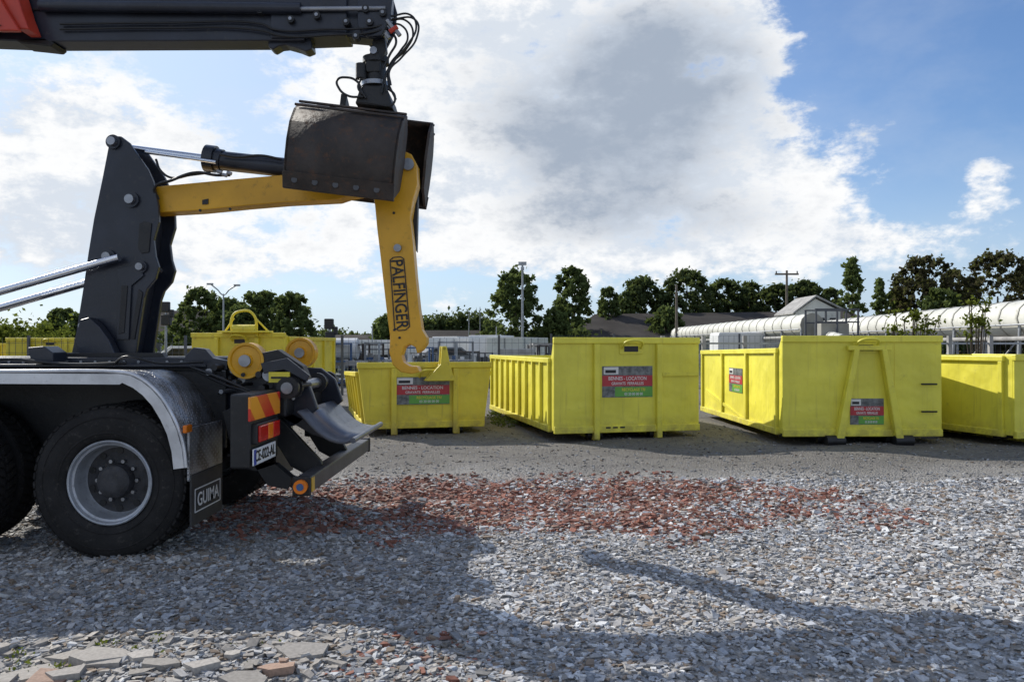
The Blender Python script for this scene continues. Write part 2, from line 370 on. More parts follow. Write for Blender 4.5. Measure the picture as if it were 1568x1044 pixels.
N=260; x=RNG.uniform(-2.8,-0.8,N); y=RNG.uniform(3.0,4.1,N); size=RNG.uniform(0.018,0.045,N); c=np.array([[0.38,0.35,0.31]])*RNG.uniform(.7,1.3,(N,1))
stones('rubble_chips',x,y,size,c,flat=0.25,lift=.2,tilt=.15)
N=260; x=RNG.uniform(-3.5,4.0,N); y=RNG.uniform(3.0,8.5,N); size=RNG.uniform(0.022,0.04,N); c=np.array([[0.42,0.40,0.37]])*RNG.uniform(.6,1.3,(N,1))
stones('loose_stones',x,y,size,c,flat=0.35,tilt=.2)

# ------------------------------------------------------------------ leaves
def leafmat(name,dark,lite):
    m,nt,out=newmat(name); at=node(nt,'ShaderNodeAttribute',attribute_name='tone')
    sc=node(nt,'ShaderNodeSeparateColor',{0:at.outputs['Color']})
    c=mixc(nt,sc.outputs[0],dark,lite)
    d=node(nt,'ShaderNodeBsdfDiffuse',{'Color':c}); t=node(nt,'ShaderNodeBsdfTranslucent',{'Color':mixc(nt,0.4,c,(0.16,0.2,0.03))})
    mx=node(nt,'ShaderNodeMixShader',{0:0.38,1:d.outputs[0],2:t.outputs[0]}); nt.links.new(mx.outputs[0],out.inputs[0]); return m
LG=leafmat('leaves_mid_green',(0.055,0.078,0.030),(0.15,0.19,0.07))
LD=leafmat('leaves_dark_green',(0.040,0.056,0.026),(0.11,0.14,0.058))
LP=leafmat('leaves_poplar_green',(0.07,0.10,0.035),(0.20,0.25,0.09))
LR=leafmat('leaves_copper',(0.038,0.034,0.022),(0.11,0.095,0.052))
LY=leafmat('leaves_yellow_green',(0.07,0.09,0.015),(0.19,0.22,0.04))
def leafcloud(centres,radii,per,lsize,soft=False):
    V=[];T=[]
    for c0,r0 in zip(centres,radii):
        q=RNG.normal(0,1,(per,3)); q/=np.linalg.norm(q,axis=1)[:,None]
        rr=np.abs(RNG.normal(0,0.66,per)) if soft else RNG.uniform(0.3,1.08,per)**0.6
        p=c0+q*rr[:,None]*np.array(r0)
        a=RNG.normal(0,1,(per,3)); a/=np.linalg.norm(a,axis=1)[:,None]; b_=np.cross(a,RNG.normal(0,1,(per,3))); b_/=np.linalg.norm(b_,axis=1)[:,None]
        s=lsize*RNG.uniform(.6,1.4,(per,1))
        quad=np.stack([p-a*s,p-b_*s*.6,p+a*s,p+b_*s*.6],1); V.append(quad)
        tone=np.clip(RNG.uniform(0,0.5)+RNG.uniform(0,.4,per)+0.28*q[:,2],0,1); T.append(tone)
    V=np.concatenate(V).reshape(-1,3); T=np.repeat(np.concatenate(T),4); F=np.arange(len(V)).reshape(-1,4)
    col=np.stack([T,T,T,np.ones_like(T)],1); return V,F,col
def tree(name,u,v,wpx,d,mt,kind='round',base=0.3,dens=1.0):
    x,_=tr(u,v,d); H=EYE-(v-530)/K*d; W=wpx/K*d
    par=empty(name,(x,d,0))
    cyl('trunk',(0,0,0),(0,0,H*0.6),W*0.03+0.08,BARK,par,8,r1=0.06)
    nC=int((190 if kind=='round' else 120)*dens); C=[];R=[]
    ph=RNG.uniform(0,6.28,4)
    for i in range(nC):
        h=RNG.uniform(0,1)
        a=RNG.uniform(0,6.28)
        lob=1+0.14*math.sin(2*a+ph[0]+h*5)+0.10*math.sin(3*a+ph[1]-h*9)
        if kind=='poplar': prof=(1-abs(2*h-0.7)**2.2/1.95)**0.8 if h>.35 else 0.85+.4*h; rad=W/2*max(.06,prof)
        else: prof=math.sqrt(max(0,1-abs(2*h-0.8)**3.0/1.8)); rad=W/2*max(.22,prof)*lob
        rr=rad*RNG.uniform(0.0,1)**0.4
        cr=W*RNG.uniform(.05,.11) if kind=='round' else W*RNG.uniform(.08,.14)
        zz=base+(H-base-cr*0.7)*h
        C.append(np.array([rr*math.cos(a),rr*math.sin(a),zz])); R.append((cr,cr,cr*RNG.uniform(.7,1.1)))
        if i%20==0: cyl('limb_%d'%i,(0,0,H*0.2+0.3*h*H),tuple(C[-1]),0.05,BARK,par,5,r1=0.02)
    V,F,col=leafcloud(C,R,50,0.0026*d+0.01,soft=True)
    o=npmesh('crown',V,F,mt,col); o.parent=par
    return par
T=[(790,412,80,62,LG,'round'),(877,408,62,70,LG,'round'),(932,434,38,75,LG,'poplar'),(958,446,34,78,LG,'poplar'),
 (985,422,78,80,LD,'round'),(1050,413,92,80,LD,'round'),(1110,426,78,82,LD,'round'),(1150,432,70,84,LD,'round'),(1190,436,68,80,LD,'round'),(1232,428,66,80,LD,'round'),
 (1272,442,44,84,LD,'round'),(1305,394,40,62,LP,'poplar'),(1347,426,26,70,LP,'poplar'),(1372,440,36,72,LG,'round'),
 (1412,390,104,70,LR,'round'),(1466,412,76,74,LR,'round'),(1528,385,112,68,LR,'round'),(1600,392,100,70,LR,'round'),(1440,440,70,66,LG,'round'),
 (306,440,70,52,LG,'round'),(350,456,60,55,LG,'round'),(398,444,74,52,LG,'round'),(446,448,68,50,LG,'round'),(372,468,60,50,LG,'round'),
 (95,472,56,62,LG,'round'),(590,482,46,70,LP,'poplar'),(616,486,40,75,LD,'round'),(1020,470,60,70,LG,'round'),(850,470,46,60,LG,'round')]
for t_ in T: tree('poplar_tree' if t_[5]=='poplar' else 'deciduous_tree',*t_)
def mass(name,segs,mt,lsz,per=70):
    C=[];R=[]
    for (u0,u1,vt,d,n_) in segs:
        for i in range(n_):
            u=RNG.uniform(u0,u1); vv=vt+RNG.uniform(-6,8); x,zt=tr(u,vv,d); zt=max(zt,1.0); r=zt*0.16+0.25
            z=RNG.uniform(0.2,max(0.3,zt-r)) if i%3 else zt-r
            C.append(np.array([x,d+RNG.uniform(-2,2),z])); R.append((r*1.2,r*1.2,r))
    V,F,col=leafcloud(C,R,per,lsz,soft=True); return npmesh(name,V,F,mt,col)
segs=[(640+i*11,646+i*11,479+RNG.uniform(-3,8),150,9) for i in range(10)]
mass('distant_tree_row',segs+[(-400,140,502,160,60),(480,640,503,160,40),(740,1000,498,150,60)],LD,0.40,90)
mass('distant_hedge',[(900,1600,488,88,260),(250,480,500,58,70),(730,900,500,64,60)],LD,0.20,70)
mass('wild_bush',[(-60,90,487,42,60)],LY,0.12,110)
C=[np.array(t3(1395+RNG.uniform(-30,40),492+RNG.uniform(-16,24),19)) for _ in range(18)]+[np.array(t3(1497+RNG.uniform(-18,14),488+RNG.uniform(-26,30),19)) for _ in range(16)]
V,F,col=leafcloud(C,[(.24,.2,.16)]*len(C),30,0.045,soft=True)
par=empty('roadside_shrub'); o=npmesh('leaves',V,F,LY,col); o.parent=par
for c_ in C: cyl('stem',(c_[0]*0.2+0.8*(9.7 if c_[0]<10.6 else 11.3),19.1,0),tuple(c_),0.012,BARK,par,5)
C=[np.array([RNG.uniform(-2.7,-1.0),RNG.uniform(3.2,4.0),0.01]) for _ in range(30)]
V,F,col=leafcloud(C,[(.06,.06,.025)]*len(C),22,0.010); npmesh('ground_weeds',V,F,LY,col)
C=[np.array([RNG.uniform(-0.4,0.6),RNG.uniform(14.5,17.5),0.05]) for _ in range(60)]
V,F,col=leafcloud(C,[(.16,.16,.10)]*len(C),26,0.03); npmesh('ground_weeds',V,F,LG,col)

# ------------------------------------------------------------------ skips
def label(par,x0,z0,w_,h_,y,rotz=0.0,axis='x'):
    e=empty('label_panel',(0,0,0)); e.parent=par
    if axis=='x': e.location=(x0,y,z0)
    else: e.location=(y,x0,z0); e.rotation_euler=(0,0,-math.pi/2)
    box('panel',0,w_,-0.004,0.0,0,h_,LPH,e,0)
    box('photo_white',0.03*w_,w_*.32,-0.006,-0.004,h_*0.74,h_*0.97,WHITE,e,0)
    box('photo_dark',0.06*w_,w_*.27,-0.008,-0.006,h_*0.78,h_*0.88,BLACK,e,0)
    box('red_band',0,w_,-0.0065,-0.004,h_*0.36,h_*0.70,LRED,e,0)
    box('green_band',w_*.25,w_,-0.0065,-0.004,h_*0.02,h_*0.33,LGREEN,e,0)
    q=0.62*w_/h_/1.25
    text('title','BENNES - LOCATION',h_*0.16,(w_*.5,-0.008,h_*0.60),(math.pi/2,0,0),WHITE,e,sx=q)
    text('sub','GRAVATS  FERRAILLES',h_*0.13,(w_*.5,-0.008,h_*0.44),(math.pi/2,0,0),WHITE,e,sx=q)
    text('phone','RECYCLAGE TRI',h_*0.13,(w_*.62,-0.008,h_*0.24),(math.pi/2,0,0),LYEL,e,sx=q)
    text('phone2','03 20 00 00 00',h_*0.12,(w_*.62,-0.008,h_*0.10),(math.pi/2,0,0),WHITE,e,sx=q)
def skip(loc,a,w_,L,hf,hs,mt,style='A',flare=0.0,ribs=8,hsb=None,z0=0.16,nm='roll_off_skip'):
    p=empty(nm,(loc[0],loc[1],0),math.radians(a)); hsb=hs if hsb is None else hsb
    fl=flare
    prism('headboard',[(fl,z0),(w_-fl,z0),(w_,hf),(0,hf)],0,0.03,mt,p)
    prism('head_top_rail',[(-0.01,hf-0.09),(w_+0.01,hf-0.09),(w_+0.01,hf+0.01),(-0.01,hf+0.01)],-0.035,0.045,mt,p,0.012)
    box('head_bottom_rail',fl,w_-fl,-0.04,0.03,z0-0.04,z0+0.07,mt,p,0.01)
    box('floor',fl+0.02,w_-fl-0.02,0.035,L,z0,z0+0.05,mt,p)
    for sgn,xb,xt in ((1,fl,0.0),(-1,w_-fl,w_)):
        def X(z): return xb+(xt-xb)*(z-z0)/(hf-z0)
        t_=0.03*sgn; ys=0.16
        hexa('side_wall',[(xb,ys,z0),(xb+t_,ys,z0),(xb+t_,L,z0),(xb,L,z0),(X(hs),ys,hs),(X(hs)+t_,ys,hs),(X(hsb)+t_,L,hsb),(X(hsb),L,hsb)],mt,p)
        hexa('corner_gusset',[(xb,0.032,z0),(xb+t_,0.032,z0),(xb+t_,ys,z0),(xb,ys,z0),(xt,0.032,hf-0.01),(xt+t_,0.032,hf-0.01),(X(hs)+t_,ys,hs+0.02),(X(hs),ys,hs+0.02)],mt,p)
        o_=-0.05*sgn
        hexa('top_rail',[(X(hs)+o_,ys,hs-0.07),(X(hs)+t_*1.4,ys,hs-0.07),(X(hsb)+t_*1.4,L,hsb-0.07),(X(hsb)+o_,L,hsb-0.07),
                         (X(hs)+o_,ys,hs+0.012),(X(hs)+t_*1.4,ys,hs+0.012),(X(hsb)+t_*1.4,L,hsb+0.012),(X(hsb)+o_,L,hsb+0.012)],mt,p,0.01)
        hexa('bottom_rail',[(xb+o_,ys,z0-.03),(xb+t_,ys,z0-.03),(xb+t_,L,z0-.03),(xb+o_,L,z0-.03),(xb+o_,ys,z0+.07),(xb+t_,ys,z0+.07),(xb+t_,L,z0+.07),(xb+o_,L,z0+.07)],mt,p,0.01)
        for i in range(ribs):
            yy=ys+0.02+(L-ys-0.14)*i/(ribs-1); hh=hs+(hsb-hs)*(yy-ys)/(L-ys)-0.07; q=-0.048*sgn; wd=0.07
            hexa('side_rib_%d'%i,[(xb+q,yy,z0+.05),(xb,yy,z0+.05),(xb,yy+wd,z0+.05),(xb+q,yy+wd,z0+.05),(X(hh)+q,yy,hh),(X(hh),yy,hh),(X(hh),yy+wd,hh),(X(hh)+q,yy+wd,hh)],mt,p)
    prism('tail_door',[(fl,z0),(w_-fl,z0),(w_,hsb),(0,hsb)],L,L+0.05,mt,p)
    for xr in (0.5*w_-0.53,0.5*w_+0.53):
        box('runner',xr-0.05,xr+0.05,0.0,L-0.1,0.0,z0,mt if style!='B' else BLACK,p)
        for yy in (0.15,L-0.3): cyl('roller',(xr-0.12,yy,0.075),(xr+0.12,yy,0.075),0.075,BLACK,p,16)
    for k in range(5): box('cross_member_%d'%k,fl+.1,w_-fl-.1,0.4+k*(L-.8)/4,0.48+k*(L-.8)/4,z0-0.09,z0-0.003,BLACK,p)
    cx=0.52*w_
    if style in 'AC':
        for xr in (0.28*w_,0.71*w_) if style=='A' else (0.26*w_,0.72*w_):
            prism('head_post',[(xr-0.045,-0.0+0.02),(xr+0.045,0.02),(xr+0.045,hf-0.095),(xr-0.045,hf-0.095)],-0.075,-0.002,mt,p,0.01)
        if style=='A':
            box('head_stiffener',0.72*w_+.04,w_-.02,-0.03,-0.001,0.62*hf,0.62*hf+0.06,mt,p)
    if style=='B':
        for s_ in (-1,1):
            xt=cx+s_*0.085*w_+0.03; xb_=cx+s_*0.19*w_+0.02
            prism('a_frame_post',[(xb_-0.06,0.03),(xb_+0.06,0.03),(xt+0.04,hf-0.2),(xt-0.04,hf-0.2)],-0.13,-0.002,mt,p,0.012)
        box('a_frame_cap',cx-.3,cx+.36,-0.10,-0.03,hf-0.21,hf-0.14,mt,p)
        for zz in (0.92,0.5,0.10): cyl('ladder_step',(w_-0.34,-0.05,zz),(w_-0.1,-0.05,zz),0.013,BLACK,p,8)
        for xr in (cx-.5,cx+.55): cyl('roller_end',(xr-0.14,-0.06,0.06),(xr+0.14,-0.06,0.06),0.085,BLACK,p,16)
        box('panel_seam',0.62*w_+.2,0.62*w_+.206,-0.004,-0.001,z0+.1,hf-.1,YEL2,p,0)
    zb=hf-0.02 if style!='C' else hf-0.1
    tube('hook_bail',[(cx-0.16,-0.03,zb-0.14),(cx-0.14,-0.14,zb-0.05),(cx,-0.2,zb-0.02),(cx+0.14,-0.14,zb-0.05),(cx+0.16,-0.03,zb-0.14)],0.022,mt,p)
    box('hook_plate',cx-0.2,cx+0.2,-0.015,-0.001,zb-0.24,zb-0.07,mt,p)
    if style!='C':
        box('hook_recess',cx-0.12,cx+0.12,-0.018,-0.016,zb-0.20,zb-0.11,BLACK,p,0)
    if style=='C':
        tw=[(cx-0.1,hf-0.3),(cx+.4,hf-0.3),(cx+.32,hf-0.02),(cx+.26,hf+0.28),(cx+.18,hf+0.28),(cx+.16,hf-.02)]
        prism('hook_tower',tw,-0.10,-0.05,mt,p,0.01); prism('hook_tower',tw,-0.28,-0.23,mt,p,0.01)
        cyl('tower_bar',(cx+.22,-0.28,hf+.24),(cx+.22,-0.05,hf+.24),0.025,mt,p,12)
    return p
p=skip((0.66,12.35),13,2.48,4.9,1.63,1.30,YEL,'A',ribs=10); label(p,0.80,0.68,0.86,0.50,-0.002)
for k in range(3): box('drain_slot_%d'%k,.85+k*.12,.93+k*.12,-.046,-.041,.19,.215,BLACK,p,0)
p=skip((4.14,12.0),1,2.46,4.7,1.65,1.46,YEL,'B',ribs=4,hsb=1.40); label(p,1.04,0.30,0.52,0.40,-0.002)
label(p,2.75,0.66,0.8,0.44,-0.004,axis='y')
prismx('side_brace',[(0.4,0.235),(1.9,0.235),(4.4,0.62),(4.4,0.52),(2.0,0.232)],-.03,-.002,YEL,p)
p=skip((7.5,11.7),15,2.5,3.2,1.37,1.34,YEL,'A',ribs=3)
p=skip((-2.56,13.0),15,2.28,4.0,1.22,1.06,YEL2,'C',flare=0.13,ribs=6,hsb=0.95); label(p,0.62,0.52,0.92,0.46,-0.02)
p=skip((-6.95,17.0),-6,2.1,3.2,1.78,1.7,YEL2,'A',ribs=5)
tube('hook_frame',[(.95,-.05,1.7),(.98,-.1,2.15),(1.15,-.1,2.25),(1.42,-.1,2.2),(1.5,-.05,1.7)],0.028,YEL2,p)
cyl('winch_drum',(1.0,-.12,1.86),(1.5,-.12,1.86),.10,YEL2,p); box('winch_base',.7,1.8,-.25,.1,1.79,1.83,YEL2,p); cyl('winch_leg',(.75,0,1.8),(1.0,-.1,2.1),.02,YEL2,p); cyl('winch_leg_b',(1.75,0,1.8),(1.48,-.1,2.1),.02,YEL2,p)
p=skip((-15.5,24),10,2.4,5,1.75,1.6,YEL2,'A',ribs=6)
p=skip((-19.5,25),10,2.4,5,1.75,1.6,YEL2,'A',ribs=6)

# ------------------------------------------------------------------ truck
TR=empty('hooklift_truck')
def wheel(cx,y0,outer=True,tag=''):
    cz=0.54
    def yy(v): return y0+v if outer else y0-v
    lathe('tyre'+tag,[(yy(a),r) for a,r in [(.06,.295),(.03,.305),(.008,.34),(0,.40),(.004,.46),(.018,.505),(.035,.528),(.06,.536),(.24,.536),(.27,.52),(.295,.46),(.3,.40),(.28,.31),(.24,.295)]],cx,cz,TYRE,TR,72)
    lathe('sidewall_ring'+tag,[(yy(a),r) for a,r in [(.006,.345),(.001,.35),(.001,.356),(.006,.36)]],cx,cz,TYRE,TR,72)
    lathe('sidewall_ring_b'+tag,[(yy(a),r) for a,r in [(.01,.455),(.0,.46),(.0,.464),(.01,.47)]],cx,cz,TYRE,TR,72)
    lathe('rim'+tag,[(yy(a),r) for a,r in [(.06,.298),(.022,.300),(.016,.292),(.02,.284),(.045,.276),(.05,.262),(.12,.255),(.165,.245),(.175,.235)]],cx,cz,RIM,TR,64)
    lathe('disc'+tag,[(yy(a),r) for a,r in [(.175,.235),(.178,.19),(.165,.165),(.160,.125),(.155,.12),(.075,.115),(.06,.10),(.055,.05),(.05,.0)]],cx,cz,HUB,TR,48)
    for i in range(10):
        a=2*math.pi*i/10; X=cx+.142*math.cos(a); Z=cz+.142*math.sin(a)
        cyl('nut'+tag,(X,yy(.125),Z),(X,yy(.17),Z),0.014,STEEL,TR,6)
        a+=.31; X=cx+.207*math.cos(a); Z=cz+.207*math.sin(a)
        cyl('hand_hole'+tag,(X,yy(.170),Z),(X,yy(.19),Z),0.024,BLACK,TR,14)
    V=[];F=[]
    n_=54
    for row,(a0,a1) in enumerate(((.028,.13),(.17,.272))):
        for i in range(n_):
            t0=2*math.pi*(i+(0.5 if row else 0))/n_; dt=2*math.pi/n_*0.34; sk=0.03*(1 if row else -1)
            for (aa,sh) in ((a0,-sk),(a1,sk)):
                rt=.553 if 0.03<aa<0.27 else .540
                for (rr,tt) in ((.525,-dt),(.525,dt),(rt,dt),(rt,-dt)):
                    V.append((cx+rr*math.cos(t0+tt+sh),yy(aa),cz+rr*math.sin(t0+tt+sh)))
            k=len(V)-8; F+= [(k,k+1,k+2,k+3),(k+7,k+6,k+5,k+4),(k,k+4,k+5,k+1),(k+1,k+5,k+6,k+2),(k+2,k+6,k+7,k+3),(k+3,k+7,k+4,k)]
    mobj('tread'+tag,V,F,TYRE,TR)
for cx in (-2.83,-4.18):
    wheel(cx,5.49); wheel(cx,5.83); wheel(cx,8.02,False); wheel(cx,7.68,False)
    cyl('axle',(cx,5.8,.54),(cx,7.7,.54),0.09,BLACK,TR); lathe('diff',[(6.5,.05),(6.6,.2),(6.75,.25),(6.9,.2),(7.0,.05)],cx,.54,BLACK,TR,24)
wheel(-7.4,5.6); wheel(-7.4,7.95,False)
def fender(y0,y1,near):
    path=[(-4.95,.70),(-4.93,.95),(-4.85,1.15),(-4.7,1.27),(-4.5,1.315),(-3.6,1.325),(-2.72,1.32),(-2.64,1.305),(-2.56,1.265),(-2.49,1.21),(-2.42,1.13),(-2.36,1.03),(-2.31,.92),(-2.275,.79),(-2.26,.66)]
    V=[];F=[]; n_=len(path)
    for (x,z) in path: V+=[(x,y0,z),(x,y1,z)]
    for i in range(n_-1): F.append((2*i,2*i+1,2*i+3,2*i+2))
    o=mobj('fender_plate',V,F,PLATE,TR,smooth_=True); s=o.modifiers.new('s','SOLIDIFY'); s.thickness=0.006
    yb=y0 if near else y1
    tube('fender_edge',[(x,yb,z) for x,z in path],0.014,ALU,TR,6)
    V=[];sg=-1 if near else 1
    for (x,z) in path:
        cx_=-3.5; d=Vector((x-cx_ if x<-4.5 or x>-2.72 else 0,z-0.5)).normalized(); V+=[(x-d.x*.012,yb+sg*.004,z-d.y*.012),(x-d.x*0.085,yb+sg*.004,z-d.y*0.085)]
    o=mobj('fender_lip',V,F,ALU,TR,smooth_=False); s=o.modifiers.new('s','SOLIDIFY'); s.thickness=0.004
fender(5.44,6.12,True); fender(7.4,8.05,False)
for yy0 in (5.46,7.42):
    box('flap_upper',-2.262,-2.245,yy0,yy0+.62,.56,.93,PLATE,TR,0.002)
    box('mud_flap',-2.252,-2.237,yy0+.02,yy0+.60,.24,.60,RUBBER,TR,0.003)
text('flap_maker_mark','GUIMA',0.135,(-2.232,5.77,.405),(math.pi/2,0,math.pi/2),WHITE,TR,sx=0.95)
for z in (.325,.485): box('flap_mark_frame',-2.236,-2.233,5.53,6.01,z,z+.008,WHITE,TR,0)
for y_ in (5.53,6.002): box('flap_mark_frame_side',-2.236,-2.233,y_,y_+.008,.333,.485,WHITE,TR,0)
box('side_marker_lamp',-2.27,-2.24,5.40,5.50,.90,.955,ORANGE,TR,0.008)
for y0 in (6.33,7.05): 
    box('chassis_rail',-8.2,-1.75,y0,y0+.09,.92,1.2,BLACK,TR)
    box('subframe_rail',-8.0,-1.95,y0-.02,y0+.11,1.203,1.33,NAVY,TR)
    box('tilt_rail',-6.5,-2.15,y0-.05,y0+.14,1.333,1.41,NAVY,TR,0.008)
for i in range(22):
    X=-4.6+i*0.115; cyl('rail_bolt_%d'%i,(X,6.27,1.375),(X,6.285,1.375),0.012,STEEL,TR,8)
for i in range(6): box('chassis_cross_%d'%i,-7.5+i*1.05,-7.4+i*1.05,6.42,7.05,.98,1.15,BLACK,TR)
prism('frame_bracket',trp([(60,532),(84,530),(98,540),(98,556),(66,556)],6.25),6.1,6.3,NAVY,TR)
box('rail_deck_plate',-4.9,-2.4,6.14,6.28,1.335,1.36,NAVY,TR)
box('inner_guard',-4.9,-2.25,6.16,6.2,.7,1.3,BLACK,TR)
tube('air_hose',[(-4.3,6.05,1.36),(-3.9,6.0,1.40),(-3.4,6.05,1.36),(-3.0,6.1,1.37)],0.012,HOSE,TR)
tube('air_hose_b',[(-3.1,6.1,1.36),(-2.95,6.0,1.42),(-2.7,6.02,1.37),(-2.4,6.1,1.38)],0.010,HOSE,TR)
box('air_tank_step',-6.6,-5.2,5.5,6.1,.6,1.1,NAVY,TR,0.03)
prism('cab',[(-10.2,.5),(-8.0,.5),(-8.0,3.0),(-9.9,3.0),(-10.25,1.9)],5.5,8.0,RED,TR,0.05)
prism('cab_side_window',[(-9.9,1.8),(-8.9,1.8),(-8.9,2.6),(-9.7,2.6)],5.485,5.497,GLASS,TR,0)
wheel(-9.3,5.4,True,'_front')
for y0,sg in ((5.30,1),(7.22,1)):
    box('lamp_frame',-1.93,-1.79,y0+.06,y0+.70,.66,1.17,BLACK,TR,0.015)
    box('hazard_plate',-1.785,-1.768,y0+.0,y0+.68,.99,1.155,HAZ,TR,0.004)
    box('tail_lamp_body',-1.80,-1.755,y0+.10,y0+.60,.82,.965,BLACK,TR,0.01)
    box('tail_lamp_red',-1.757,-1.738,y0+.12,y0+.30,.835,.95,REDL,TR,0.008)
    box('tail_lamp_orange',-1.757,-1.738,y0+.31,y0+.42,.835,.95,ORANGE,TR,0.008)
    box('tail_lamp_stop',-1.757,-1.738,y0+.43,y0+.58,.835,.95,REDL,TR,0.008)
box('number_plate',-1.775,-1.765,5.36,5.86,.68,.795,WHITE,TR,0.004)
text('plate_text','CE-022-AL',0.105,(-1.762,5.61,.737),(math.pi/2,0,math.pi/2),BLACK,TR,sx=0.95)
box('plate_blue_band',-1.764,-1.762,5.365,5.41,.685,.79,mat('plate_blue',(0.02,0.06,0.4),0.4),TR,0)
prism('lamp_bracket',[(-2.2,1.0),(-2.0,1.1),(-1.95,.6),(-1.85,.45),(-1.7,.42),(-1.68,.5),(-1.8,.6),(-1.95,.55),(-2.1,.6)],5.95,6.05,BLACK,TR)
prism('rear_end_plate',[(-2.4,1.33),(-1.75,1.30),(-1.62,1.2),(-1.55,1.0),(-1.7,.88),(-2.0,.78),(-2.4,.9)],6.25,6.31,NAVY,TR,0.01)
prism('rear_end_plate_far',[(-2.4,1.33),(-1.75,1.30),(-1.62,1.2),(-1.55,1.0),(-1.7,.88),(-2.0,.78),(-2.4,.9)],7.17,7.23,NAVY,TR,0.01)
box('rear_cross_tube',-1.86,-1.74,6.05,7.5,.95,1.12,BLACK,TR,0.02)
cyl('rear_pivot_shaft',(-1.72,5.98,1.18),(-1.72,7.5,1.18),.045,STEEL,TR)
for y_ in (6.0,6.12,6.9,7.3): cyl('pivot_collar',(-1.72,y_,1.18),(-1.72,y_+.05,1.18),.085,BLACK,TR)
APR=mat('apron_grey',(0.13,0.14,0.165),0.36,0.35,0.3,5,(0.07,0.06,0.05),0.3)
path=[(-1.64,1.00),(-1.60,.96),(-1.54,.89),(-1.46,.82),(-1.38,.775),(-1.29,.76),(-1.22,.775)]
V=[];F=[]
for x,z in path: V+=[(x,6.0,z),(x,7.25,z)]
for i in range(len(path)-1): F.append((2*i,2*i+1,2*i+3,2*i+2))
o=mobj('underrun_apron',V,F,APR,TR,smooth_=True); s=o.modifiers.new('s','SOLIDIFY'); s.thickness=0.010
tube('apron_edge',[(x,6.0,z) for x,z in path],.009,BARG,TR,4); tube('apron_edge_far',[(x,7.25,z) for x,z in path],.009,BARG,TR,4)
cyl('apron_tip_tube',(-1.215,5.99,.78),(-1.215,7.26,.78),.022,APR,TR,14)
for y_ in (6.25,7.0): prism('apron_stay',[(-1.86,.95),(-1.78,.98),(-1.5,.83),(-1.36,.765),(-1.42,.74),(-1.6,.80)],y_,y_+.03,BARG,TR,.004)
box('underrun_bar',-1.56,-1.45,5.64,7.95,.44,.56,BARG,TR,0.01)
for ye,s_ in ((5.62,-1),(7.96,1)):
    box('bar_end_cap',-1.57,-1.44,ye-.02,ye+.02,.43,.57,BLACK,TR,0.01)
    cyl('bar_end_lamp',(-1.505,ye+s_*.02,.5),(-1.505,ye+s_*.05,.5),.05,ORANGE,TR,20)
    cyl('bar_lamp_centre',(-1.505,ye+s_*.05,.5),(-1.505,ye+s_*.055,.5),.026,SBLUE,TR,16)
box('bar_reflector',-1.449,-1.442,5.66,5.74,.45,.55,mat('reflector_yellow',(0.7,0.42,0.03),0.3),TR,0)
for y_ in (6.2,7.1): prism('bar_hanger',[(-2.0,.95),(-1.85,.95),(-1.52,.60),(-1.50,.562),(-1.58,.46),(-1.75,.55)],y_,y_+.06,BLACK,TR)
def roller(u,v,d,r,tag):
    x,z=tr(u,v,d)
    lathe('guide_roller'+tag,[(d-.07,.02),(d-.07,r*.35),(d-.05,r*.4),(d-.045,r*.8),(d-.06,r*.86),(d-.06,r),(d-.02,r*.97),(d+.02,r*.97),(d+.06,r),(d+.06,.02)],x,z,ARM,TR,40)
    cyl('roller_pin'+tag,(x,d-.09,z),(x,d+.2,z),r*.33,STEEL,TR,16)
roller(380,552,6.2,.142,'_near'); roller(462,540,7.35,.14,'_far')
prism('roller_bracket',trp([(340,552),(398,545),(425,560),(430,590),(360,590),(330,575)],6.3),6.27,6.33,NAVY,TR)
prism('rear_latch',trp([(408,540),(432,535),(470,560),(478,580),(455,582),(430,575),(410,560)],6.28),6.15,6.28,BLACK,TR)
prism('rear_latch_arm',trp([(400,556),(440,548),(475,575),(470,584),(436,566),(405,572)],6.1),6.08,6.12,NAVY,TR)
box('latch_yellow_tag',-1.88,-1.72,6.055,6.075,1.22,1.30,LYEL,TR,0)
box('tag_text_line',-1.86,-1.74,6.050,6.054,1.25,1.265,BLACK,TR,0)
prism('frame_bracket_b',trp([(288,545),(300,532),(318,534),(330,548),(352,552),(352,566),(285,562)],6.22),6.16,6.26,NAVY,TR)
cyl('bracket_bolt',t3(412,574,6.1),t3(412,574,6.14),.05,STEEL,TR)
for i in range(26):
    a=RNG.uniform(0,1); X=-2.4+0.8*a; Zz=1.25+RNG.uniform(-.12,.12)-0.12*a; cyl('fitting_%d'%i,(X,6.0+RNG.uniform(0,.25),Zz),(X+RNG.uniform(-.05,.05),6.3,Zz),RNG.uniform(.012,.03),STEEL if i%3==0 else BLACK,TR,10)
tube('rear_hose',[(-2.5,6.1,1.34),(-2.3,6.02,1.28),(-2.1,6.0,1.2),(-1.9,6.05,1.1)],0.012,HOSE,TR)
tube('rear_hose_b',[(-2.45,6.12,1.3),(-2.2,6.04,1.2),(-2.0,5.98,1.14),(-1.85,6.05,.98)],0.010,HOSE,TR)

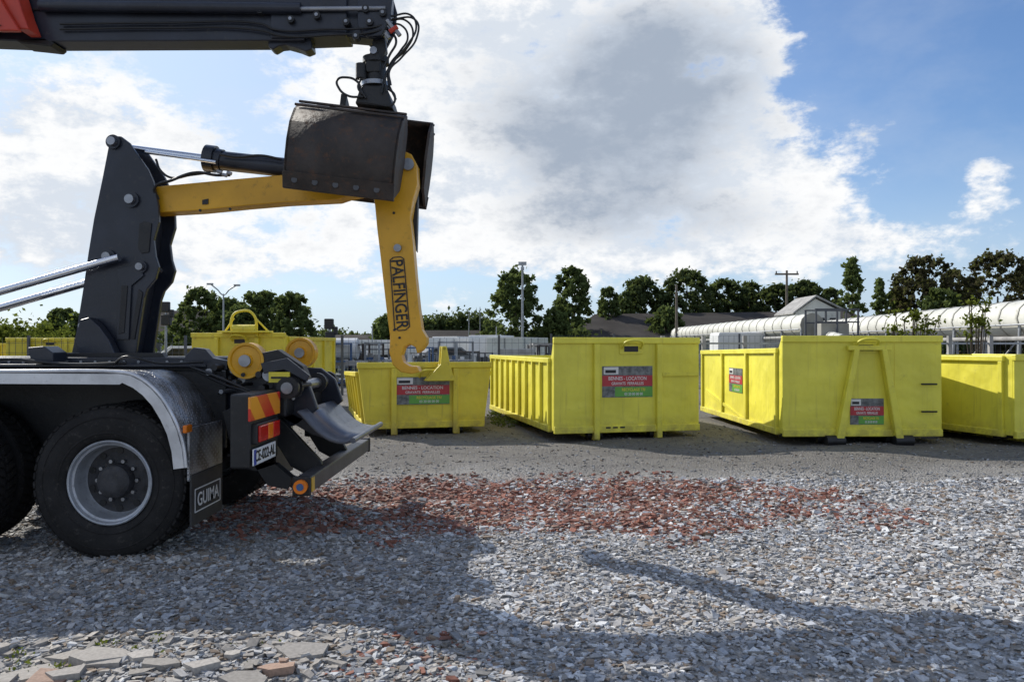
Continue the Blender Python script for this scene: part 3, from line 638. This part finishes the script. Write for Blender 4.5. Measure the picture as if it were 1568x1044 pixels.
M=6.74
mast=[(183,224),(190,216),(200,217),(212,226),(226,246),(240,266),(248,284),(256,320),(257,345),(249,372),(252,396),(257,412),(252,430),(240,444),(235,458),(229,500),(222,548),(126,548),(134,510),(145,440),(152,390),(160,340),(172,282),(180,240)]
for y0,y1 in ((6.56,6.60),(6.88,6.92)): prism('mast_cheek',trp(mast,M),y0,y1,NAVY,TR,0.006)
ins=[(190,232),(222,262),(236,300),(238,350),(230,400),(225,440),(205,548),(150,548),(165,400),(182,290)]
prism('mast_core',trp(ins,M),6.603,6.877,NAVY,TR)
def mplate(L,mt=BLACK,y=6.553,t=0.01,nm='mast_recess'): prism(nm,trp(L,M),y-t/2,y+t/2,mt,TR,0.002)
mplate([(229,348),(236,344),(247,347),(243,390),(232,392),(227,384)])
mplate([(196,415),(230,408),(236,425),(218,440),(214,520),(196,520),(200,440)],NAVY,6.55,.02,'mast_doubler')
mplate([(204,440),(213,440),(208,510),(200,512)],BLACK,6.536,.008)
mplate([(228,445),(234,450),(222,520),(216,518)],BLACK,6.553,.01)
for (u,v,r) in ((190,226,.035),(217,312,.038),(183,397,.035),(232,412,.03),(148,500,.03)):
    x,z=tr(u,v,M); cyl('mast_pin',(x,6.50,z),(x,6.98,z),r,STEEL,TR,20); cyl('mast_boss',(x,6.535,z),(x,6.56,z),r*1.7,NAVY,TR,24)
prism('mast_foot',trp([(128,490),(142,486),(158,500),(172,520),(182,542),(150,548),(128,548),(120,520)],6.5),6.44,6.54,NAVY,TR,0.01)
prism('mast_foot_collar',trp([(60,540),(250,540),(262,556),(60,556)],6.45),6.42,6.5,BLACK,TR)
def rod(u0,v0,u1,v1,d,r,nm): cyl(nm,t3(u0,v0,d),t3(u1,v1,d),r,CHROME,TR,20)
rod(182,394,-30,455,6.48,.032,'lift_rod_near'); rod(150,428,-30,480,6.95,.034,'lift_rod_far')
cyl('lift_barrel_near',t3(-30,455,6.48),t3(-330,540,6.48),.075,NAVY,TR); cyl('lift_barrel_far',t3(-30,480,6.95),t3(-330,545,6.95),.075,NAVY,TR)
cyl('tilt_rod',t3(192,226,M),t3(322,243,M),.030,CHROME,TR); cyl('tilt_guard_rod',t3(222,232,6.6),t3(330,248,6.6),.014,CHROME,TR)
cyl('tilt_gland',t3(315,242,M),t3(330,244,M),.115,NAVY,TR,28); cyl('tilt_gland_b',t3(330,244,M),t3(340,246,M),.095,NAVY,TR,28)
cyl('tilt_barrel',t3(340,246,M),t3(560,270,M),.082,NAVY,TR,28)
tube('tilt_hose',[t3(242,305,6.6),t3(236,288,6.55),t3(262,276,6.52),t3(300,264,6.55),t3(330,268,6.6),t3(352,268,6.65)],.012,HOSE,TR)
tube('tilt_hose_b',[t3(238,244,6.6),t3(246,262,6.55),t3(262,272,6.55),t3(290,268,6.55),t3(322,264,6.6)],.010,HOSE,TR)
tube('barrel_pipe',[t3(336,236,6.6),t3(360,240,6.62),t3(400,238,6.62),t3(430,244,6.62)],.011,HOSE,TR)
for u,v in ((332,262),(340,267),(347,264)): cyl('hose_fitting',t3(u,v,6.6),t3(u+7,v+2,6.6),.015,STEEL,TR,8)
arm=[(236,296),(240,290),(265,287),(340,280),(430,272),(520,264),(580,250),(605,238),(620,235),(632,240),(640,255),(641,285),(634,310),(630,335),(634,372),(638,420),(643,470),(648,505),(655,517),(655,526),(648,536),(641,541),(638,531),(629,527),(621,532),(617,543),(620,554),(629,560),(641,561),(645,569),(632,572),(616,569),(604,558),(599,540),(600,515),(594,470),(586,400),(580,350),(577,318),(574,302),(555,300),(535,304),(520,309),(440,313),(380,318),(310,325),(240,329),(235,322)]
prism('hook_arm',trp(arm,M),6.64,6.84,ARM,TR,0.008)
for (u,v,r) in ((609,380,.032),(625,252,.05)):
    x,z=tr(u,v,6.63); cyl('arm_pin',(x,6.60,z),(x,6.88,z),r,STEEL,TR,20)
for (u,v) in ((316,308),(306,322),(352,320),(603,326),(604,505),(612,517)):
    x,z=tr(u,v,6.64); cyl('arm_hole',(x,6.632,z),(x,6.645,z),.011,BLACK,TR,10)
prism('arm_slot',trp([(309,306),(318,304),(318,312),(309,313)],6.63),6.63,6.645,BLACK,TR,0)
prism('arm_back_guard',trp([(630,300),(640,292),(639,345),(638,386),(632,372),(628,335)],6.86),6.845,6.95,BLACK,TR)
x,z=tr(611,450,6.63); text('arm_lettering','PALFINGER',0.142,(x,6.634,z),(math.pi/2,math.radians(90-5),0),BLACK,TR,sx=0.83)
def strip(u0,v0,u1,v1): 
    a=Vector(tr(u0,v0,6.63)); b_=Vector(tr(u1,v1,6.63)); dd=(b_-a).normalized(); n_=Vector((-dd.y,dd.x))*.004
    prism('lettering_frame',[tuple(a+n_),tuple(b_+n_),tuple(b_-n_),tuple(a-n_)],6.633,6.638,BLACK,TR,0)
for s_ in ((597,398,604,502),(618,396,627,500),(597,398,602,394),(602,394,613,393),(613,393,618,396),(604,502,610,506),(610,506,621,505),(621,505,627,500)): strip(*s_)

# ------------------------------------------------------------------ crane
CR=empty('loader_crane'); B=6.5
def cp(nm,L,y0,y1,mt,bv=0.01): prism(nm,trp(L,B),y0,y1,mt,CR,bv)
cp('main_boom',[(-700,-60),(470,-14),(470,68),(60,70),(-700,40)],6.40,6.62,NAVY)
cp('boom_weld_rib',[(60,20),(470,14),(470,18),(60,24)],6.385,6.398,BLACK)
cp('second_boom',[(420,-22),(535,-18),(535,62),(420,66)],6.375,6.645,NAVY)
cp('third_boom',[(530,-14),(600,-14),(600,20),(590,60),(575,64),(530,60)],6.42,6.60,NAVY)
cp('boom_lug',[(412,66),(478,62),(480,78),(470,82),(458,77),(440,72),(430,73),(420,79),(414,76)],6.44,6.58,NAVY)
cp('boom_tip_plate',[(552,-20),(596,-20),(604,8),(601,40),(588,64),(566,66),(552,50)],6.36,6.39,NAVY)
cp('boom_tip_plate_far',[(552,-20),(596,-20),(604,8),(601,40),(588,64),(566,66),(552,50)],6.63,6.66,NAVY)
cyl('boom_ext_cylinder',t3(60,8,6.35),t3(460,12,6.35),.045,NAVY,CR); cyl('boom_ext_rod',t3(460,13,6.35),t3(590,12,6.35),.020,STEEL,CR)
for u,v in ((398,16),(445,30),(485,24),(560,14),(566,34),(586,20),(545,56),(530,34)):
    x,z=tr(u,v,6.36); cyl('boom_boss',(x,6.33,z),(x,6.40,z),.03,BLACK,CR,18); cyl('boom_boss_pin',(x,6.32,z),(x,6.33,z),.014,STEEL,CR,12)
tube('boom_service_pipe',[t3(90,36,6.37),t3(250,34,6.37),t3(400,36,6.365),t3(418,44,6.355),t3(500,44,6.35),t3(560,42,6.34),t3(594,36,6.38)],.009,HOSE,CR)
tube('boom_service_pipe_b',[t3(90,44,6.37),t3(250,42,6.37),t3(400,46,6.365),t3(430,54,6.355),t3(520,52,6.35),t3(560,50,6.34),t3(594,42,6.38)],.009,HOSE,CR)
cp('jib_knee_lug',[(30,66),(78,64),(92,72),(86,77),(60,74),(40,72)],6.40,6.60,BLACK)
cp('red_lower_jib',[(-700,-10),(-700,-80),(20,-80),(48,-20),(66,40),(76,66),(60,66),(45,40),(28,14),(14,30),(8,66),(-200,60)],6.2,6.38,RED)
cp('red_knee_plate',[(0,-5),(26,2),(48,40),(68,72),(40,72),(0,66)],6.15,6.198,RED)
cp('red_knee_inset',[(4,40),(24,52),(44,66),(10,62)],6.135,6.149,BLACK)
cp('crane_column',[(-760,-80),(-640,-80),(-640,260),(-600,300),(-600,320),(-780,320),(-780,300),(-740,260)],6.3,6.8,NAVY,.03)
cyl('column_foot',(-8.0,6.6,1.2),(-8.0,6.6,2.9),.28,NAVY,CR)
lk=[(572,62),(590,60),(592,78),(584,96),(582,112),(562,112),(560,98),(568,80)]
cp('link',lk,6.46,6.56,BLACK)
cyl('rotator',(-1.14,6.55,3.70),(-1.14,6.55,3.86),.085,BLACK,CR,28); cyl('rotator_flange',(-1.14,6.55,3.665),(-1.14,6.55,3.70),.12,STEEL,CR,28); cyl('rotator_top',(-1.14,6.55,3.86),(-1.14,6.55,3.91),.11,BLACK,CR,28)
cyl('rotator_motor',(-1.25,6.5,3.72),(-1.25,6.5,3.84),.05,BLACK,CR,16)
cyl('link_pin',(-1.14,6.42,3.93),(-1.14,6.66,3.93),.03,STEEL,CR)
prism('grab_head',[(-1.30,3.50),(-.98,3.46),(-1.02,3.60),(-1.05,3.66),(-1.23,3.66),(-1.27,3.6)],6.45,6.9,BLACK,CR,0.02)
HP=[[(598,24),(628,22),(637,40),(625,66),(604,92),(590,118),(592,140)],[(598,30),(620,30),(632,48),(622,74),(600,96),(588,120),(584,142)],[(596,36),(614,38),(624,56),(612,78),(596,100),(594,124),(600,140),(606,152)],[(600,28),(636,30),(638,56),(614,88),(596,108),(598,130)],
    [(556,148),(532,146),(518,134),(516,122),(530,118),(546,124),(554,140),(560,150)],[(560,154),(580,160),(600,160),(604,146),(592,134)],[(592,44),(606,60),(596,84),(586,104)],[(552,120),(548,134),(558,146)]]
for i,h_ in enumerate(HP): tube('hydraulic_hose_%d'%i,[t3(u,v,6.40+.03*(i%3)) for u,v in h_],.0085 if i<4 else .010,HOSE,CR)
for u,v in ((592,30),(598,38),(606,46),(590,50)): cyl('hose_coupler',t3(u,v,6.36),t3(u+6,v+8,6.36),.018,STEEL,CR,8)
cyl('red_coupler',t3(596,48,6.35),t3(608,40,6.35),.02,RED,CR,8)
BK=empty('clamshell_bucket',(-1.345,6.74,3.085)); BK.rotation_euler=(0,math.radians(7),0); BK.parent=CR
hw=.435
def shell(sg,nm,dy=0.0,dz=0.0,dx=0.0):
    prof=[(.28,.37),(.36,.345),(.47,.27),(.545,.15),(.57,.0),(.56,-.14),(.525,-.26),(.47,-.365)]
    V=[];F=[]
    for (a,z) in prof: V+=[(-hw+dx,-sg*a+dy,z+dz),(hw+dx,-sg*a+dy,z+dz)]
    for i in range(len(prof)-1): F.append((2*i,2*i+1,2*i+3,2*i+2))
    o=mobj(nm+'_skin',V,F,RUST,BK,smooth_=True); s=o.modifiers.new('s','SOLIDIFY'); s.thickness=0.016
    pl=prof+[(.20,-.24),(.14,0.0),(.17,.25)]
    pl=[(-sg*a+dy,z+dz) for a,z in pl]
    for x0 in (-hw-.006,hw-.018): prismx(nm+'_cheek',pl,x0+dx,x0+.024+dx,RUST,BK,.003)
    hexa(nm+'_lip',[(-hw-.012+dx,-sg*.455+dy,-.375+dz),(hw+.012+dx,-sg*.455+dy,-.375+dz),(hw+.012+dx,-sg*.49+dy,-.375+dz),(-hw-.012+dx,-sg*.49+dy,-.375+dz),
                    (-hw-.012+dx,-sg*.52+dy,-.25+dz),(hw+.012+dx,-sg*.52+dy,-.25+dz),(hw+.012+dx,-sg*.55+dy,-.25+dz),(-hw-.012+dx,-sg*.55+dy,-.25+dz)],RUST,BK)
    for i in range(5):
        X=-.33+i*.165+dx; cyl(nm+'_bolt_%d'%i,(X-.02,-sg*.515+dy,-.31+dz),(X-.02,-sg*.5285+dy,-.31+dz),.024,BARG,BK,12)
    for z_,a in ((.30,.445),(.355,.345)): box(nm+'_top_rib',-hw-.01+dx,hw+.01+dx,-sg*a+dy-.012,-sg*a+dy+.012,z_+dz,z_+dz+.02,RUST,BK)
    for x0 in (-.2,.17): hexa(nm+'_lever',[(x0,dy-sg*.05,.36+dz),(x0+.05,dy-sg*.05,.36+dz),(x0+.05,dy-sg*.33,.30+dz),(x0,dy-sg*.33,.30+dz),(x0,dy-sg*.05,.46+dz),(x0+.05,dy-sg*.05,.46+dz),(x0+.05,dy-sg*.33,.36+dz),(x0,dy-sg*.33,.36+dz)],BLACK,BK)
shell(1,'front_shell'); shell(-1,'back_shell',dz=.11,dx=.15,dy=-.05)
cyl('shell_shaft',(-hw+.05,0,.42),(hw-.05,0,.42),.035,STEEL,BK)

# ------------------------------------------------------------------ background structures
W=empty('long_warehouse',(5.4,68,0))
prism('walls_front',[(0,0),(27,0),(27,2.2),(0,2.2)],0,0.3,CONC,W)
prism('walls_back',[(0,0),(27,0),(27,2.2),(0,2.2)],15.7,16,CONC,W)
for x0 in (0,26.7): box('end_wall',x0,x0+.3,.3,15.7,0,2.2,CONC,W)
hexa('roof',[(-.4,-.5,2.15),(27.4,-.5,2.15),(27.4,16.5,2.15),(-.4,16.5,2.15),(2.6,7.8,4.6),(27.4,7.8,4.9),(27.4,8.2,4.9),(2.6,8.2,4.6)],ROOF,W)
for i in range(9): box('window_%d'%i,1.5+i*2.8,3.0+i*2.8,-.03,-.01,.9,1.7,GLASS,W,0)
W=empty('white_shed',(-17,72,0))
box('walls',0,9,0,8,0,1.9,WHITE,W); hexa('roof',[(-.2,-.2,1.91),(9.2,-.2,1.91),(9.2,8.2,1.91),(-.2,8.2,1.91),(0,3.9,2.6),(9,3.9,2.6),(9,4.1,2.6),(0,4.1,2.6)],ROOF,W)
for i in range(3): box('door_%d'%i,.8+i*2.5,2.4+i*2.5,-.04,-.01,0,1.6,GALV,W,0)
W=empty('brick_outbuilding',(-7.6,62,0))
box('walls',0,5,0,5,0,2.0,BRICK,W); hexa('roof',[(-.2,-.2,2.01),(5.2,-.2,2.01),(5.2,5.2,2.01),(-.2,5.2,2.01),(0,2.4,2.8),(5,2.4,2.8),(5,2.6,2.8),(0,2.6,2.8)],ROOF,W)
for i in range(2): box('window_%d'%i,.8+i*2,1.8+i*2,-.04,-.01,.8,1.6,GLASS,W,0)
W=empty('gabled_house',(-42,82,0))
box('walls',0,9,0,8,0,3.0,CONC,W); hexa('roof',[(-.3,-.3,3.0),(9.3,-.3,3.0),(9.3,8.3,3.0),(-.3,8.3,3.0),(.2,3.9,5.4),(8.8,3.9,5.4),(8.8,4.1,5.4),(.2,4.1,5.4)],ROOF,W)
for i in range(3): box('window_%d'%i,1+i*3,2.2+i*3,-.04,-.01,1,2.1,GLASS,W,0)
def conveyor(p0,p1,r,n_):
    cv=empty('covered_conveyor'); p0=Vector(p0);p1=Vector(p1)
    cyl('gallery_shell',p0,p1,r,CREAM,cv,12)
    d=(p1-p0)
    for i in range(n_+1):
        c_=p0+d*i/n_; dn_=d.normalized()*0.035; cyl('hoop_%d'%i,c_-dn_,c_+dn_,r*1.04,SHEET,cv,12)
    for i in range(0,n_+1,2):
        c_=p0+d*i/n_
        for s_ in (-1,1):
            q=Vector((s_*r*.9,0,0)); cyl('trestle_leg_%d'%i,c_+q+Vector((0,0,-r*.3)),(c_.x+q.x*1.2,c_.y,0),0.05,GALV,cv,8)
        cyl('trestle_brace_%d'%i,(c_.x-r,c_.y,.2),(c_.x+r,c_.y,p0.z-r),.03,GALV,cv,6)
    side=Vector((-1,0,0))*r*1.12
    cyl('handrail',p0+side+Vector((0,0,-.2)),p1+side+Vector((0,0,-.2)),.03,GALV,cv,8)
    cyl('lower_beam',p0+side*.9+Vector((0,0,-r*1.05)),p1+side*.9+Vector((0,0,-r*1.05)),.07,CONC,cv,8)
conveyor((16.0,22.0,2.36),(18.4,46,2.40),.60,22)
conveyor((13.4,35.0,2.45),(13.1,62,2.45),.52,22)
conveyor((12.9,30.5,1.7),(17.0,46.5,2.6),.26,12)
W=empty('transfer_house',(17.0,47,0))
prism('body',[(0,0),(2.7,0),(2.7,3.6),(1.2,4.35),(0,3.5)],0,3,CREAM,W)
prism('roof_sheet',[(-.2,3.42),(1.2,4.45),(2.9,3.62),(2.9,3.72),(1.2,4.56),(-.2,3.52)],-.2,3.2,CONC,W)
for i in range(4): box('opening_%d'%i,.2+i*.62,.6+i*.62,-.03,-.01,2.5,3.2,BLACK,W,0)
W=empty('transfer_platform',(13.0,33.5,0))
for x_ in (0,.9,1.8): 
    for y_ in (0,1.2): cyl('leg',(x_,y_,0),(x_,y_,3.1),.05,DGREY,W,8)
for z_ in (1.9,2.5,3.05): 
    box('deck_beam_%.1f'%z_,-.05,1.85,-.04,.04,z_,z_+.06,DGREY,W,0); box('deck_beam_r_%.1f'%z_,-.05,1.85,1.16,1.24,z_,z_+.06,DGREY,W,0)
box('hopper',.3,1.5,.2,1.0,1.96,2.48,SHEET,W)
W=empty('post_and_panel_fence',(0,0,0))
for i in range(24):
    X=4+i*1.1; 
    box('post_%d'%i,X,X+.1,21,21.1,0,1.78,CONC,W,0)
for z in (.35,.75,1.15,1.55): box('rail_%.1f'%z,4,30,21.03,21.07,z,z+.05,GALV,W,0)
def fence(x0,x1,y,h):
    V=[];F=[]
    def bar(a0,a1,b0,b1,t=.006):
        k=len(V); V.extend([(a0,y-t,b0),(a1,y-t,b0),(a1,y+t,b0),(a0,y+t,b0),(a0,y-t,b1),(a1,y-t,b1),(a1,y+t,b1),(a0,y+t,b1)])
        F.extend([tuple(k+i for i in f_) for f_ in HF])
    x=x0
    while x<x1: bar(x-.004,x+.004,.05,h); x+=.2
    for z in np.arange(.1,h+.01,.3): bar(x0,x1,z-.004,z+.004)
    x=x0
    while x<=x1: bar(x-.035,x+.035,0,h+.08,.035); x+=2.4
    mobj('mesh_panel_fence',V,F,DGREY)
fence(-22,1.5,24,1.75)
fence(1.5,26,30,1.9)
def pole(nm,u,v,d,r,mt,arms=None):
    x,z=tr(u,v,d); p=empty(nm,(x,d,0)); cyl('mast',(0,0,0),(0,0,z),r,mt,p,10,r1=r*.6); return p,z
p,z=pole('floodlight_mast',800,404,58,.12,GALV); box('floodlight',-.3,.3,-.1,.1,z-.1,z+.15,GALV,p); box('floodlight_b',-.12,.12,-.25,-.1,z-.5,z-.25,GALV,p)
p,z=pole('utility_pole',1036,436,60,.13,WOOD)
p,z=pole('utility_pole',1205,414,60,.13,WOOD); box('cross_arm',-.9,.9,-.06,.06,z-.35,z-.22,WOOD,p)
for s_ in (-.8,0,.8): cyl('insulator',(s_,0,z-.22),(s_,0,z-.05),.05,GLASS,p,8)
p,z=pole('street_lamp',342,450,45,.07,GALV)
tube('lamp_arms',[(-.72,0,z+.55),(-.35,0,z+.25),(0,0,z-.05),(.35,0,z+.25),(.72,0,z+.48)],.035,GALV,p)
box('lamp_head',-.95,-.6,-.08,.08,z+.52,z+.62,GALV,p,0.02); box('lamp_head_b',.6,.95,-.08,.08,z+.45,z+.55,GALV,p,0.02)
for u,v in ((254,462),(505,488)):
    p,z=pole('signal_post',u,v,30,.06,GALV); box('signal_head',-.2,.14,-.1,.1,z-.4,z,BLACK,p,.03); box('signal_side',.14,.30,-.08,.08,z-.6,z-.3,BLACK,p,.03); box('signal_lower',-.16,.2,-.1,.1,z-.9,z-.5,BLACK,p,.03)
for u,v,d in ((718,480,60),(760,500,50),(570,500,50),(735,470,70),(640,490,60)): pole('yard_post',u,v,d,.05,GALV)
def van(u,d,mt,L=4.8,H=2.1,rz=0,nm='parked_van'):
    x,_=tr(u,0,d); e=empty(nm,(x,d,0),rz)
    if nm=='parked_van': P_=[(0,.35),(L,.35),(L,.9),(L-.15,1.1),(L-.9,1.25),(L-1.5,H),(0.05,H),(0,H-.2)]
    else: P_=[(0,.35),(L,.35),(L,.75),(L-.2,.85),(L-1.1,.95),(L-1.8,H),(.9,H),(.15,.98),(0,.9)]
    prism('body',P_,0,1.8,mt,e,.04)
    if nm=='parked_van': prism('windows',[(L-1.75,1.3),(L-1.05,1.3),(L-1.5,H-.15),(L-1.75,H-.15)],-.012,1.812,GLASS,e,0)
    else: prism('windows',[(.55,1.0),(L-1.35,1.0),(L-1.85,H-.1),(1.0,H-.1)],-.012,1.812,GLASS,e,0)
    for xx in (.85,L-.9):
        for yy in (-.02,1.62): cyl('wheel',(xx,yy,.32),(xx,yy+.2,.32),.32,TYRE,e,20); cyl('hubcap',(xx,yy-.01,.32),(xx,yy+.21,.32),.19,RIM,e,16)
GREY=mat('grey_car_paint',(0.18,0.19,0.2),0.3)
van(760,46,WHITE,4.4,2.15,rz=1.2); van(640,44,GREY,4.3,1.45,rz=.3,nm='parked_car'); van(470,40,GREY,4.3,1.45,nm='parked_car'); van(228,34,WHITE,4.5,1.5,nm='parked_car'); van(1100,40,WHITE,5.2,2.2)
# parked box trailers
def trailer(u,d,L,H,rz,mt):
    x,_=tr(u,0,d); e=empty('box_trailer',(x,d,0),rz)
    box('body',0,L,0,2.3,.95,H,mt,e,.03); box('chassis',.2,L-.2,.4,1.9,.75,.945,DGREY,e)
    for k in range(int(L/0.9)): box('side_stake_%d'%k,.2+k*.9,.25+k*.9,-.02,-.001,1.0,H-.05,GALV,e,0)
    box('door_seam',-.012,-.001,1.13,1.17,1.0,H-.05,DGREY,e,0)
    for xx in (L*.6,L*.6+1.0): 
        for yy in (.0,2.0): cyl('wheel',(xx,yy,.42),(xx,yy+.3,.42),.42,TYRE,e,20)
    box('landing_leg',.9,1.0,.6,.7,0,.75,DGREY,e,0)
trailer(600,48,5.0,2.0,.12,WHITE); trailer(700,52,3.8,2.15,.9,WHITE); trailer(800,44,3.5,2.0,1.1,CREAM); trailer(505,50,4.5,1.9,.1,WHITE)
for k in range(18):
    u=RNG.uniform(500,850); d=RNG.uniform(27,42); x,_=tr(u,0,d); W=empty('stored_steel_frame',(x,d,0),RNG.uniform(0,1.5))
    mt=[GALV,DGREY,RUST,SBLUE,CONC][k%5]; ww=RNG.uniform(.8,2.2); hh_=RNG.uniform(.8,1.7)
    for xx in (0,ww):
        for yy in (0,.8): box('upright',xx,xx+.06,yy,yy+.06,0,hh_,mt,W,0)
    for zz in (.1,hh_*.55,hh_-.06): box('shelf_%.2f'%zz,.061,ww-.001,.01,.85,zz,zz+.05,mt,W,0)
    for j in range(5):
        x0=RNG.uniform(.08,ww*.6); z0_=(.152 if j%2 else hh_*.55+.052); box('crate_%d'%j,x0,x0+RNG.uniform(.15,.35),.1+.12*j,.2+.12*j,z0_,z0_+RNG.uniform(.1,.35),[WHITE,RUST,SBLUE,DGREY,CONC][(j+k)%5],W,0.004)
W=empty('scrap_pallet_stack',t3(775,530,28)[:2]+(0,))
for i in range(4): box('bale_%d'%i,-.6+.3*(i%2),.3+.3*(i%2)+.4,-.4,.5,i*.36,i*.36+.33,GALV if i%2 else RUST,W,.01)
W=empty('low_trailer',(-9.5,30,0)); box('bed',0,4,0,2,.75,.95,GALV,W); cyl('drum_tank',(.4,1,1.4),(3.4,1,1.4),.42,WHITE,W)
for xx in (1.2,2.2): cyl('wheel',(xx,-.1,.38),(xx,.15,.38),.38,TYRE,W)

# ------------------------------------------------------------------ camera
cam=bpy.data.cameras.new('camera'); co=bpy.data.objects.new('camera',cam); COL.objects.link(co)
cam.sensor_width=36; cam.lens=36*K/1568; cam.clip_end=5000; cam.clip_start=0.05
co.location=(0,0,EYE); co.rotation_euler=(math.radians(90)+math.atan(8/K),0,0)
scene.camera=co
scene.view_settings.view_transform='Standard'; scene.view_settings.look='None'; scene.view_settings.exposure=0
